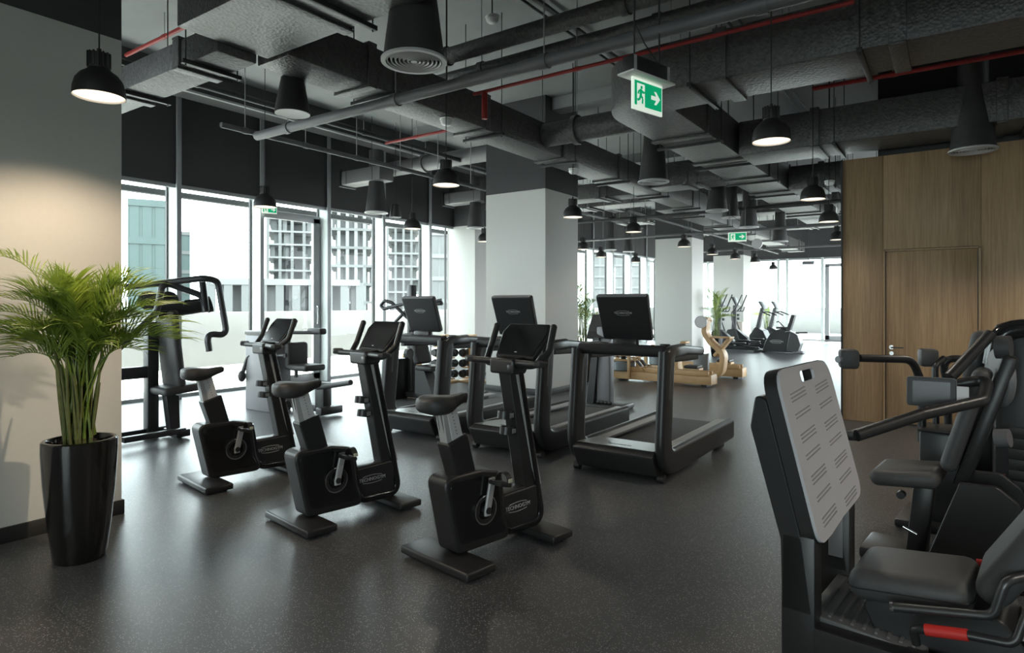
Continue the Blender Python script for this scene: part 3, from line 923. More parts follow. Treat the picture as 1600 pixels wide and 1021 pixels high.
loop = [V((.425, .29, .437)) + Euler((0, R(-7), 0)).to_matrix() @ V((x, y, 0)) for x, y in roundpoly([(-.202, -.192), (.202, -.192), (.202, .192), (-.202, .192)], .05, 5)]
sm.tube(loop + [loop[0]], .0022, seg=5).build('seat_piping', 'base', lp)
MB().cushion((.835, .29, .775), (.11, .40, .70), .05, rot=(0, R(31), 0)).build('backrest', 'vinyl_grey', lp)
MB().box((.93, .29, .60), (.05, .12, .62), .012, rot=(0, R(33), 0)).build('backrest_post', 'satin', lp)
MB().prism(roundpoly([(.26, .37), (.70, .42), (.80, .30), (.75, .06), (.40, .06), (.34, .20)], .04), .14, .46, axis='y').build('seat_carriage', 'satin', lp, bevel=.01)
MB().box((1.25, .32, .22), (.80, .40, .30), .03).build('mechanism_cover', 'satin', lp)
MB().tube([(.40, .02, .415), (.685, .02, .475), (.715, .02, .60), (.80, .10, .62)], .0155, bend=.05).build('side_rail', 'graph', lp)
MB().cyl((.392, .02, .413), (.402, .02, .4152), .019).build('rail_cap', 'chrome', lp)
hb = MB().tube([(.47, .02, .31), (.462, -.005, .372), (.62, -.015, .405), (.74, -.01, .415), (.765, .02, .50)], .0145, bend=.04).build('seat_lever', 'satin', lp)
MB().tube([(.500, -.0085, .380), (.62, -.015, .405)], .0195, seg=14).build('lever_grip', 'red', hb, label='red rubber lever grip')
MB().cyl((.60, .52, .47), (.70, .52, .48), .018).build('far_lever_grip', 'red', lp, label='red rubber lever grip')
cv = [(.86 + .11 * math.cos(t), .37 + .12 * math.sin(t)) for t in [PI * k / 10 for k in range(11)]]
MB().prism(cv, .14, .46, axis='y').build('pulley_cover', 'grey', lp)

# --- press machine with tablet, behind the leg press
S = at(1420, 745, 3.7)
pm = thing('chest_press_machine', 'black seated press machine with a small tablet screen on its bent arm', 'weight machine', (S.x, S.y, 0), R(-6))
bpy.context.view_layer.update()
PMI = pm.matrix_world.inverted()
def lpm(px, py, d): return PMI @ at(px, py, d)
sz = S.z
MB().cushion((0, 0, sz + .02), (.34, .40, .095), .045, rot=(0, R(-6), 0)).build('seat', 'vinyl_grey', pm)
MB().box((.06, 0, sz * .5), (.10, .12, sz - .06), .012, rot=(0, R(6), 0)).build('seat_post', 'satin', pm)
MB().cyl((-.03, -.075, sz - .10), (-.03, -.03, sz - .10), .022).build('adjust_knob', 'graph', pm)
MB().cyl((-.02, -.06, sz * .42), (.05, -.06, sz * .36), .012).build('release_lever', 'chrome', pm)
MB().cushion((.275, 0, sz + .37), (.085, .22, .60), .045, rot=(0, R(16), 0)).build('backrest', 'vinyl_grey', pm)
MB().box((.36, 0, sz + .36), (.07, .14, .78), .02, rot=(0, R(17), 0)).build('backrest_post', 'satin', pm)
MB().prism(roundpoly([(.10, .06), (.50, .06), (.52, sz - .02), (.42, sz + .06), (.26, sz + .05)], [.01, .02, .06, .05, .01]), -.19, -.15, axis='y').build('frame_panel', 'satin', pm, bevel=.006)
MB().prism(roundpoly([(.10, .06), (.50, .06), (.52, sz - .02), (.42, sz + .06), (.26, sz + .05)], [.01, .02, .06, .05, .01]), .15, .19, axis='y').build('frame_panel', 'satin', pm, bevel=.006)
MB().box((.16, 0, .035), (.78, .34, .07), .02).build('base', 'satin', pm)
MB().box((.60, .46, .71), (.44, .46, 1.36), .04).build('weight_tower', 'satin', pm)
MB().tube([lpm(1553, 570, 3.62), lpm(1562, 516, 3.60), lpm(1640, 512, 3.5)], .055, bend=.12, seg=14).build('tower_hood', 'gloss', pm)
tw = MB()
for k in range(9): tw.box((.60, .222, .30 + .06 * k), (.30, .03, .05), .004)
tw.build('weight_stack', 'base', pm)
MB().box((.41, .226, .42), (.05, .008, .22)).build('warning_label', 'warn', pm, label='pale instruction sticker with an orange heading')
MB().box((.41, .224, .515), (.05, .010, .03)).build('label_heading', 'orange', pm)
# right arm: from the pivot down past the tablet and away to the left
a0, a1, a2, a3, a4 = lpm(1548, 522, 3.45), lpm(1484, 590, 3.40), lpm(1500, 628, 3.30), lpm(1522, 600, 3.35), lpm(1338, 681, 3.05)
MB().tube([a0, a1], .030, seg=14).build('swing_arm', 'satin', pm)
MB().tube([lpm(1475, 604, 3.48), lpm(1545, 592, 3.38), lpm(1536, 626, 3.20), lpm(1440, 648, 3.12), a4], .029, bend=.07, seg=14).build('press_arm', 'satin', pm)
MB().tube([a4 + (a4 - lpm(1440, 648, 3.15)).normalized() * .0, a4 + V((-.22, .08, -.03))], .026, seg=12).build('arm_grip', 'base', pm)
sc_ = lpm(1455, 613, 3.30)
tm = Matrix.Translation(sc_) @ Euler((R(90), 0, R(5))).to_matrix().to_4x4()
tb = MB().prism(cap_poly(.215, .150, .014), -.016, .008, axis='z', mat=tm).build('tablet', 'base', pm, bevel=.003)
MB().prism(cap_poly(.219, .154, .016), -.018, .002, axis='z', mat=tm).build('tablet_bezel', 'graph', tb)
MB().prism(cap_poly(.165, .112, .003), .008, .0095, axis='z', mat=tm).build('display', 'lcd', tb)
MB().prism(cap_poly(.06, .085, .003), -.012, -.004, axis='z', mat=tm @ Matrix.Translation((.130, -.005, 0))).build('bracket_card', 'scale', tb)
pv = lpm(1562, 590, 3.5)
MB().lathe([(0, -.025), (.15, -.025), (.165, -.012), (.165, .012), (.15, .025), (0, .025)], tuple(pv), rot=(0, R(90), R(22))).build('cam_disc', 'grey', pm)
MB().cyl(lpm(1556, 543, 3.45), lpm(1580, 543, 3.40), .062, seg=20).build('roller_pad', 'vinyl_grey', pm)
MB().cyl(lpm(1567, 622, 3.62), lpm(1576, 622, 3.60), .045, seg=20).build('brass_disc', 'disc', pm, label='pale brass disc')
MB().cyl(lpm(1556, 685, 3.5), lpm(1578, 685, 3.45), .05, seg=20).build('pulley', 'grey', pm)
MB().cushion(lpm(1526, 560, 3.85), (.09, .26, .34), .045, rot=(0, R(10), 0)).build('head_pad', 'vinyl_grey', pm)

# --- arm machine with two square end pads, nearest the oak wall
Q = at(1455, 818, z=0)
am = thing('arm_machine', 'black machine before the oak door, two bent tubes ending in square pads', 'weight machine', (Q.x, Q.y, 0), R(-6))
bpy.context.view_layer.update()
AMI = am.matrix_world.inverted()
def lam(px, py, d): return AMI @ at(px, py, d)
MB().box((.08, .0, .34), (.26, .30, .62), .02).build('pedestal', 'graph', am)
MB().box((.08, .0, .655), (.28, .32, .02), .008).build('pedestal_top', 'satin', am)
MB().box((.12, .0, .03), (.60, .50, .06), .02).build('base', 'satin', am)
MB().box((.27, .08, .60), (.14, .20, 1.05), .02).build('rear_column', 'satin', am)
t1 = MB().tube([lam(1440, 690, 4.3), lam(1441, 600, 4.3), lam(1425, 562, 4.28), lam(1342, 560, 4.15)], .026, bend=.12, seg=14).build('bent_tube', 'satin', am)
MB().box(lam(1326, 561, 4.14), (.115, .125, .125), .022, rot=(0, 0, R(20))).build('end_pad', 'vinyl_grey', t1)
MB().cyl(lam(1313, 562, 4.12), lam(1309, 562, 4.11), .022).build('end_bolt', 'grey', t1)
t2 = MB().tube([lam(1482, 690, 4.5), lam(1480, 600, 4.5), lam(1472, 560, 4.48), lam(1520, 562, 4.42)], .026, bend=.08, seg=14).build('bent_tube', 'satin', am)
MB().box(lam(1450, 559, 4.50), (.115, .115, .125), .022, rot=(0, 0, R(20))).build('end_pad', 'vinyl_grey', t2)
MB().tube([lam(1463, 690, 4.4), lam(1461, 572, 4.42), lam(1475, 560, 4.45)], .022, bend=.05, seg=12).build('bent_tube', 'satin', am)

# ------------------------------------------------------------------ machines by the windows
def framed(name, label, cat, o, group=None, rz=0):
    r = thing(name, label, cat, (o.x, o.y, 0), rz, group)
    off = V((o.x, o.y, 0))
    return r, (lambda px, py, **k: at(px, py, **k) - off)
o = at(262, 660, X=-7.15)
cp, A = framed('chest_press_machine', 'dark press machine with long overhead arms beside the large palm', 'weight machine', o)
MB().cushion(A(266, 545, X=-7.15), (.40, .09, .86), .04, rot=(R(6), 0, 0)).build('backrest', 'vinyl', cp)
MB().cushion(A(274, 607, X=-7.15), (.40, .42, .09), .04, rot=(R(4), 0, 0)).build('seat', 'vinyl', cp)
MB().prism(roundpoly([(A(256, 612, X=-7.15).y, A(256, 612, X=-7.15).z), (A(276, 618, X=-7.15).y, A(276, 618, X=-7.15).z), (A(278, 662, X=-7.15).y, .06), (A(264, 662, X=-7.15).y, .06)], .01), -.05, .05).build('seat_post', 'satin', cp)
MB().box((0, .10, .06), (.30, .16, .08), .012).build('foot', 'satin', cp)
MB().cyl((0, .14, 0), (0, .14, .03), .02).build('levelling_foot', 'base', cp)
b1, b2 = A(262, 655, X=-7.15), A(192, 668, X=-7.2)
MB().box(((b1.x + b2.x) / 2 - .2, (b1.y + b2.y) / 2, .08), (.07, b1.y - b2.y + .2, .06), .01).build('base_bar', 'satin', cp)
MB().box(((b1.x + b2.x) / 2 + .2, (b1.y + b2.y) / 2, .10), (.07, b1.y - b2.y + .2, .06), .01).build('base_bar', 'satin', cp)
pp = A(236, 600, X=-7.35)
MB().box((pp.x, pp.y, .65), (.12, .12, 1.3), .012).build('upright', 'graph', cp)
MB().box((pp.x, pp.y - .35, A(220, 582, X=-7.35).z), (.10, .70, .13), .012).build('cross_bar', 'graph', cp)
MB().box((pp.x + .0, pp.y - .62, .55), (.34, .22, 1.05), .02).build('weight_tower', 'satin', cp)
MB().cyl(A(245, 488, X=-7.15), A(326, 476, X=-7.0), .082, seg=16).build('pivot_shaft', 'satin', cp)
MB().cyl(A(322, 477, X=-7.0), A(330, 475, X=-6.98), .092, seg=16).build('shaft_cap', 'base', cp)
MB().tube([A(196, 449, X=-7.3), A(318, 435, X=-6.75), A(340, 438, X=-6.72), A(355, 525, X=-6.72), A(323, 521, X=-6.72), A(327, 549, X=-6.72)], .035, bend=.12, seg=12).build('overhead_arm', 'graph', cp)
MB().tube([A(185, 545, X=-7.0), A(245, 488, X=-7.0), A(253, 448, X=-7.0), A(262, 443, X=-7.0), A(318, 463, X=-6.85), A(321, 488, X=-6.85)], .035, bend=.12, seg=12).build('inner_arm', 'graph', cp)
MB().tube([A(316, 440, X=-6.8), A(322, 486, X=-6.85)], .035, seg=12).build('arm_link', 'satin', cp)
MB().tube([A(288, 478, X=-6.95), A(288, 471, X=-6.95), A(315, 468, X=-6.9)], .012, bend=.02, seg=8).build('lever', 'satin', cp)
for px in (232, 263): MB().cyl(A(px, 470, X=-7.35), A(px, 470, X=-7.25), .105, seg=20).build('counterweight', 'base', cp)

o = at(470, 640, Y=5.45)
vm, A = framed('weight_machine', 'dark weight machine with a plain grey back panel, behind the left bike', 'weight machine', o)
t = A(419, 585, Y=5.35); w = (A(438, 600, Y=5.35) - A(400, 600, Y=5.35)).length
zt = A(419, 524, Y=5.3).z
MB().box((t.x, t.y, zt / 2), (w, .34, zt), .012).build('weight_tower', 'grey', vm)
MB().box((t.x, t.y, zt + .03), (w + .02, .36, .06), .012).build('tower_cap', 'satin', vm)
bx = A(527, 640, Y=5.6)
MB().box(((t.x + bx.x) / 2, .05, .09), (bx.x - t.x, .12, .09), .012).build('base_beam', 'satin', vm)
MB().box((bx.x - .04, .05, .08), (.12, .36, .10), .015).build('foot', 'satin', vm)
MB().box((A(505, 625, Y=5.5).x, .05, .26), (.18, .14, .36), .015).build('seat_column', 'satin', vm)
MB().cushion(A(478, 574, Y=5.5), (.44, .34, .085), .035).build('seat', 'vinyl', vm)
MB().cushion(A(463, 556, Y=5.5), (.12, .34, .38), .05).build('backrest', 'vinyl', vm)
MB().cyl(A(463, 590, Y=5.5), A(461, 535, Y=5.5), .025).build('upright', 'graph', vm)
MB().tube([A(497, 606, Y=5.45), A(548, 598, Y=5.35)], .035, seg=12).build('leg_roller', 'vinyl', vm)
MB().cushion(A(495, 518, Y=5.6), (.30, .12, .085), .03).build('arm_pad', 'vinyl', vm)
MB().tube([A(445, 556, Y=5.3), A(388, 556, Y=5.2), A(376, 592, Y=5.15)], .03, bend=.08, seg=12).build('swing_handle', 'graph', vm)
MB().ball(A(378, 588, Y=5.15), .055, (1, 1, 1.5)).build('handle_grip', 'vinyl', vm)
MB().tube([A(440, 600, Y=5.4), A(440, 520, Y=5.4), A(500, 520, Y=5.6)], .025, bend=.1, seg=10).build('arm_post', 'satin', vm)

o = at(640, 622, Y=7.15)
sp_, A = framed('weight_machine', 'dark weight machine with looped arms, behind the left treadmill console', 'weight machine', o)
t = A(619, 594, Y=7.15); zt = A(619, 560, Y=7.15).z
MB().box((t.x + .03, t.y, zt / 2), (.19, .30, zt), .02).build('weight_tower', 'satin', sp_)
MB().box((t.x - .11, t.y - .02, zt / 2 - .02), (.09, .30, zt - .04), .01).build('tower_side', 'grey', sp_)
MB().cushion(A(657, 549, Y=7.3), (.12, .32, .40), .04, rot=(0, R(-16), 0)).build('backrest', 'vinyl', sp_)
MB().cushion(A(672, 575, Y=7.3), (.36, .34, .08), .035).build('seat', 'vinyl', sp_)
MB().prism(roundpoly([(A(655, 605, Y=7.3).x, .10), (A(682, 605, Y=7.3).x, .10), (A(668, 572, Y=7.3).x, A(668, 572, Y=7.3).z - .03), (A(655, 572, Y=7.3).x, A(655, 572, Y=7.3).z - .03)], .02), .05, .25, axis='y').build('seat_column', 'graph', sp_)
MB().box((A(660, 612, Y=7.3).x, .15, .06), (.90, .14, .08), .015).build('base_beam', 'satin', sp_)
MB().box((A(690, 612, Y=7.3).x, .15, .05), (.10, .40, .08), .015).build('foot', 'satin', sp_)
MB().tube([A(652, 470, Y=7.1), A(600, 483, Y=7.0), A(594, 478, Y=7.0), A(601, 470, Y=7.0), A(612, 473, Y=7.05), A(640, 500, Y=7.2), A(640, 520, Y=7.2)], .028, bend=.06, seg=10).build('looped_arm', 'graph', sp_)
MB().tube([A(618, 503, Y=7.1), A(640, 480, Y=7.2), A(690, 469, Y=7.4)], .026, bend=.06, seg=10).build('cross_arm', 'graph', sp_)
MB().tube([A(676, 475, Y=7.4), A(690, 474, Y=7.4)], .035, seg=10).build('arm_grip', 'vinyl', sp_)
MB().box((A(640, 540, Y=7.3).x, .2, .95), (.10, .12, 1.7), .012).build('upright', 'graph', sp_)
MB().cyl(A(636, 553, Y=7.0), A(641, 553, Y=7.0), .08).build('pulley', 'base', sp_)
o = at(644, 606, Y=8.3)
bxo = MB().box((o.x, 8.3, .30), (.22, .30, .60), .01).build('plyo_box', 'ash'); tag(bxo, 'pale wooden box on the floor behind the looped-arm machine', 'wooden box')
MB().tube([(o.x - .06, 8.14, .55), (o.x, 8.14, .25), (o.x + .08, 8.14, .20)], .006, bend=.1, seg=6).build('rope_handle', 'cable', bxo)

# grey column machine seen between the two right treadmills
o = at(932, 640, z=0)
cm, A = framed('cable_column', 'grey cable column with slanted console behind the rightmost treadmill', 'cable machine', o)
MB().box((-.0, .18, .04), (.78, .50, .08), .02).build('base_plate', 'satin', cm)
MB().box((.08, .12, .62), (.20, .16, 1.10), .015).build('column', 'grey', cm)
MB().prism(roundpoly([(-.16, .08), (-.05, .08), (.04, 1.02), (-.06, 1.02)], .02), .0, .12, axis='y').build('slanted_post', 'satin', cm)
c = A(931, 511, Y=o.y)
m = Matrix.Translation((c.x + .02, .10, c.z)) @ Euler((R(72), 0, R(8))).to_matrix().to_4x4()
cc = MB().prism(roundpoly([(-.19, -.18), (.19, -.18), (.145, .18), (-.13, .18)], .015), -.03, .02, axis='z', mat=m).build('console', 'graph', cm, bevel=.006)
MB().prism([(-.18, -.17), (.18, -.17), (.17, -.08), (-.17, -.08)], .020, .022, axis='z', mat=m).build('console_band', 'base', cc)
gp = MB()
for k in range(4): gp.ball((.02 + .06 * k, .02, .105), .03, (1.2, .8, .8))
gp.build('cable_handle', 'base', cm)

# ------------------------------------------------------------------ dumbbell towers
def dumbbell_mesh():
    m = MB()
    m.cyl((-.12, 0, 0), (.12, 0, 0), .016, seg=10)
    for s_ in (-1, 1): m.lathe([(0, -.055), (.064, -.055), (.078, -.03), (.078, .03), (.064, .055), (0, .055)], (s_ * .095, 0, 0), seg=16, rot=(0, R(90), 0))
    return m.mesh('dumbbell', M['rubberbell'])
DBM = dumbbell_mesh()
for i, (px, lab) in enumerate(((692, 'left'), (735, 'right'))):
    o = at(px + 3, 597, z=0)
    tw = thing('dumbbell_rack', ['upright oak dumbbell post on the left, beside the middle treadmill frame', 'upright oak dumbbell post on the right, nearer the light pillar'][i], 'rack', o)
    MB().box((0, 0, .45), (.11, .10, .86), .008).build('post', 'oak', tw)
    MB().box((0, 0, .02), (.50, .36, .04), .012).build('base', 'ash', tw)
    MB().box((0, 0, .895), (.14, .13, .03), .008).build('cap', 'ash', tw)
    for k in range(4):
        z = .16 + .20 * k
        MB().box((0, 0, z - .090), (.44, .09, .022), .004).build('cradle', 'oak', tw)
        for s_ in (-1, 1):
            d = bpy.data.objects.new('dumbbell', DBM); COL.objects.link(d)
            d.location = (o.x + s_ * .155, o.y, z); d.rotation_euler = (0, 0, R(90))
            tag(d, 'black dumbbell on the %s oak post, %s side, %s cradle' % (lab, ['left', 'right'][s_ > 0], ['lowest', 'second lowest', 'second highest', 'topmost'][k]), 'dumbbell', 'dumbbells on the oak posts')
            

# ------------------------------------------------------------------ wooden water rowers
def make_rower(label, group):
    r = thing('rowing_machine', label, 'rowing machine', group=group)      # tank at x=0, seat rails run to +x
    for y in (-.13, .13):
        MB().box((1.06, y, .115), (2.06, .05, .145), .006).build('lower_rail', 'ash', r)
        MB().box((1.25, y * .75, .235), (1.55, .035, .085), .005).build('seat_rail', 'ash', r)
    for y in (-.19, .19): MB().box((.06, y, .30), (.075, .045, .60), .006).build('end_post', 'ash', r)
    for y in (-.19, .19): MB().box((.50, y, .30), (.055, .045, .46), .006).build('tank_post', 'ash', r)
    MB().box((.06, 0, .56), (.07, .42, .05), .006).build('end_board', 'ash', r)
    MB().box((.28, 0, .50), (.50, .44, .030), .006).build('tank_lid', 'ash', r)
    MB().box((.28, 0, .40), (.52, .40, .026), .006).build('tank_shelf', 'ash', r)
    MB().lathe([(0, .19), (.20, .19), (.225, .21), (.225, .36), (.20, .385), (0, .385)], (.29, 0, 0), seg=28).build('water_tank', 'tank', r)
    MB().cyl((.29, 0, .39), (.29, 0, .49), .05).build('drive_pulley', 'base', r)
    MB().box((.28, 0, .448), (.40, .05, .022), .003).build('strap_roller', 'base', r)
    for y in (-.10, .10):
        fb = MB().box((.66, y, .34), (.36, .10, .022), .006, rot=(0, R(48), 0)).build('foot_board', 'ash', r)
        MB().box((.675, y, .35), (.14, .104, .018), .006, rot=(0, R(48), 0)).build('foot_strap', 'base', fb)
    MB().cushion((1.70, 0, .345), (.26, .28, .055), .02).build('seat', 'vinyl', r)
    MB().box((1.70, 0, .30), (.30, .22, .045), .006).build('seat_carriage', 'ash', r)
    for x in (1.60, 1.80):
        for y in (-.09, .09): MB().cyl((x, y - .012, .275), (x, y + .012, .275), .022).build('seat_wheel', 'base', r)
    MB().box((2.06, 0, .13), (.05, .30, .18), .006).build('end_block', 'ash', r)
    for y in (-.2, .2): MB().cyl((-.01, y - .02, .06), (-.01, y + .02, .06), .045).build('transport_wheel', 'base', r)
    for x in (.3, 1.95): MB().box((x, 0, .025), (.10, .26, .045), .005).build('foot', 'base', r)
    MB().cyl((.62, -.2, .47), (.62, .2, .47), .016).build('handle', 'ash', r)
    return r
GR = 'wooden water rowers in a row'
rw = make_rower('pale wooden water rower nearest the treadmills, its water tank clearly in view', GR)
rw.location = (-5.62, 11.45, 0); rw.rotation_euler = (0, 0, R(-1.5))
dup(rw, (-5.50, 13.0, 0), R(-1), 'farther wooden water rower, its rail end showing right of the nearer one', GR)

o = at(1093, 595, z=0)
wg, A = framed('arm_ergometer', 'wooden arm-crank water trainer with a curled base and round white dial', 'arm ergometer', o)
wd = cap_poly(.24, .095, .01, 2)
d0 = dict(Y=o.y)
MB().sweep(fillet([A(1058, 548, **d0), A(1060, 586, **d0), A(1092, 590, **d0), A(1128, 586, **d0), A(1132, 553, **d0), A(1112, 535, **d0), A(1102, 520, **d0), A(1105, 496, **d0)], .20, 8), wd, up=(0, 0, 1)).build('curled_frame', 'ash', wg)
MB().sweep(fillet([A(1118, 556, **d0), A(1128, 545, **d0), A(1141, 529, **d0)], .1, 5), cap_poly(.22, .06, .01, 2), up=(0, 0, 1)).build('front_branch', 'ash', wg)
s0, s1 = A(1110, 528, **d0), A(1144, 527, **d0)
MB().box((s0 + s1) / 2, ((s1 - s0).length, .30, .025), .006).build('seat_board', 'ash', wg)
MB().cyl(A(1096, 580, **d0), A(1096, 552, **d0), .15, seg=24).build('water_tank', 'tank', wg)
dl = A(1099, 503, **d0)
MB().cyl((dl.x, dl.y - .16, dl.z), (dl.x, dl.y - .13, dl.z), .105, seg=24).build('dial', 'scale', wg)
MB().lathe([(.10, 0), (.12, 0), (.12, .03), (.10, .03)], (dl.x, dl.y - .13, dl.z), rot=(R(90), 0, 0), closed=True).build('dial_rim', 'silver', wg)
MB().tube([(dl.x + .08, dl.y - .12, dl.z + .02), (dl.x + .10, dl.y + .02, dl.z + .05), (dl.x + .10, dl.y + .14, dl.z + .02)], .03, seg=10).build('crank_handle', 'ash', wg)
MB().cushion(A(1070, 540, **d0) + V((0, 0, .06)), (.12, .24, .05), .02).build('chest_rest', 'ash', wg)

# ------------------------------------------------------------------ cardio machines at the far end
def make_elliptical(label, group):
    r = thing('elliptical_trainer', label, 'elliptical trainer', group=group)   # heading +y
    MB().box((0, .35, .05), (.56, .12, .07), .015).build('front_foot', 'satin', r)
    MB().box((0, -.95, .05), (.62, .12, .07), .015).build('rear_foot', 'satin', r)
    MB().box((0, -.30, .10), (.14, 1.35, .10), .02).build('base_beam', 'satin', r)
    MB().prism(roundpoly([(.52, .08), (.50, .62), (.20, .68), (-.20, .35), (-.25, .10)], .08), -.12, .12).build('drive_housing', 'satin', r, bevel=.015)
    MB().prism(roundpoly([(.22, .50), (.36, .50), (.30, 1.45), (.20, 1.45)], .02), -.05, .05).build('column', 'graph', r)
    for s_ in (1, -1):
        MB().tube([(s_ * .20, .28, .95), (s_ * .22, .05, .30), (s_ * .22, -.05, .22)], .022, seg=8).build('swing_link', 'graph', r)
        MB().tube([(s_ * .20, .28, .95), (s_ * .22, .30, 1.20), (s_ * .28, .10, 1.42), (s_ * .26, -.06, 1.80)], .020, bend=.12, seg=8).build('moving_handle', 'satin', r)
        MB().tube([(s_ * .22, .05, .30), (s_ * .22, -.95, .20 + .06 * s_)], .028, seg=8).build('pedal_arm', 'graph', r)
        MB().box((s_ * .22, -.45, .30 + .03 * s_), (.16, .36, .035), .012).build('foot_pedal', 'satin', r)
        MB().tube([(s_ * .05, .18, 1.25), (s_ * .16, .02, 1.25), (s_ * .16, -.02, 1.40)], .016, bend=.05, seg=8).build('fixed_handle', 'satin', r)
    MB().box((0, .22, 1.58), (.44, .05, .34), .02, rot=(R(-28), 0, 0)).build('console', 'graph', r)
    for z in (1.0, 1.12): MB().lathe([(.035, -.04), (.045, -.04), (.045, .04), (.035, .04)], (0, .14, z), closed=True).build('bottle_ring', 'satin', r)
    return r
GE = 'ellipticals at the far end'
el = make_elliptical('dark elliptical trainer beside the third light pillar, left one of the two', GE)
el.location = (-5.92, 20.5, 0); el.rotation_euler = (0, 0, R(88))
dup(el, (-5.78, 21.7, 0), R(88), 'dark elliptical trainer beside the third light pillar, right one of the two', GE)
def make_stepper(label, group):
    r = thing('stair_climber', label, 'stepper', group=group)
    MB().prism(roundpoly([(-.70, .04), (.45, .04), (.45, .40), (.25, .70), (-.02, .58), (-.15, .30), (-.70, .16)], .08), -.26, .26).build('housing', 'satin', r, bevel=.02)
    MB().prism(roundpoly([(.20, .55), (.32, .55), (.12, 1.36), (.02, 1.36)], .02), -.07, .07).build('column', 'graph', r)
    MB().box((0, .06, 1.45), (.46, .05, .32), .02, rot=(R(-30), 0, 0)).build('console', 'graph', r)
    for s_ in (1, -1):
        MB().tube([(s_ * .10, .10, 1.20), (s_ * .30, .0, 1.22), (s_ * .32, -.30, 1.10)], .02, bend=.08, seg=8).build('handrail', 'satin', r)
        MB().box((s_ * .15, -.45, .26 + .08 * s_), (.20, .42, .06), .015).build('step', 'base', r)
    return r
st = make_stepper('dark stepper with a slanted console, just left of the round-housed machine', GE)
st.location = (-5.35, 22.9, 0); st.rotation_euler = (0, 0, R(84))
dup(st, (-5.15, 23.9, 0), R(84), 'second dark stepper, half hidden behind the round-housed machine', GE)
o = V((-4.33, 20.6, 0))
rc, A = framed('recumbent_trainer', 'dark trainer with a big round housing at the right end of the far row', 'exercise bike', o, rz=0)
rc.scale = (.82, .82, .82)
dome = roundpoly([(-.62, .03), (.55, .03), (.58, .40), (.40, .80), (.05, .92), (-.30, .78), (-.52, .40)], [.03, .03, .2, .3, .3, .3, .2], 8)
MB().prism(dome, -.26, .26, axis='y').build('round_housing', 'satin', rc, bevel=.03)
MB().prism(roundpoly([(.22, .05), (.62, .05), (.72, .35), (.62, .68), (.36, .84)], .12, 6), -.30, .30, axis='y').build('rear_housing', 'graph', rc, bevel=.02)
for y in (-.262,):
    MB().tube([(.30 + .30 * math.cos(t), y - .0, .40 + .42 * math.sin(t)) for t in [PI * (.62 - .08 * k) for k in range(9)]], .012, seg=6).build('housing_trim', 'silver', rc)
logo(rc, (-.12, -.262, .42), (R(90), 0, 0), .46)
MB().prism(roundpoly([(.20, .85), (.34, .85), (.50, 1.40), (.38, 1.42)], .02), -.16, .16, axis='y').build('backrest', 'vinyl', rc, bevel=.02)
MB().cushion((.05, 0, .93), (.42, .34, .07), .03).build('seat', 'vinyl', rc)
MB().tube([(.15, -.2, .95), (-.05, -.22, 1.18), (-.12, -.22, 1.14)], .02, bend=.05, seg=8).build('side_handle', 'graph', rc)
MB().tube([(.55, -.22, .76), (.95, -.24, .78)], .03, seg=8).build('rear_grip', 'graph', rc)
MB().box((.62, 0, .06), (.36, .60, .08), .02).build('rear_foot', 'grey', rc)
MB().box((-.60, 0, .03), (.10, .60, .06), .015).build('front_foot', 'satin', rc)
bn = at(1154, 532, Y=24.3)
b_ = MB().box((bn.x, 24.3, .40), (.34, .32, .80), .02, taper=1.06).build('waste_bin', 'bin'); tag(b_, 'small beige bin standing against the third light pillar', 'bin')
MB().box((bn.x, 24.3, .815), (.37, .35, .03), .01).build('lid', 'bin', b_)
# ------------------------------------------------------------------ ceiling services
def rods(parent, pts, mat='rod', r=.0055, top=ZC):
    for x, y, z in pts:
        MB().cyl((x, y, z), (x, y, top), r, seg=6).build('hanger_rod', mat, parent)

def duct_x(label, x0, x1, y0, y1, z0, z1, seam=1.25, hang=True, mat='duct', phase=0.0):
    r = MB().box(((x0 + x1) / 2, (y0 + y1) / 2, (z0 + z1) / 2), (x1 - x0, y1 - y0, z1 - z0), .018).build('air_duct', mat)
    tag(r, label, 'air duct', 'insulated rectangular ducts')
    n = max(1, int((x1 - x0) / seam))
    for k in range(1, n + 1):
        x = x0 + phase + (x1 - x0) * (k - .5) / n
        f = MB(); t = .022
        f.box((x, (y0 + y1) / 2, z0 - t / 2), (.10, y1 - y0 + .05, t), .005); f.box((x, (y0 + y1) / 2, z1 + t / 2), (.10, y1 - y0 + .05, t), .005)
        f.box((x, y0 - t / 2, (z0 + z1) / 2), (.10, t, z1 - z0), .005); f.box((x, y1 + t / 2, (z0 + z1) / 2), (.10, t, z1 - z0), .005)
        f.build('flange', mat, r)
        if hang:
            MB().box((x + .22, (y0 + y1) / 2, z0 - .018), (.04, y1 - y0 + .16, .035), .003).build('hanger_channel', 'rod', r)
            rods(r, [(x + .22, y0 - .05, z0 - .05), (x + .22, y1 + .05, z0 - .05)])
    return r
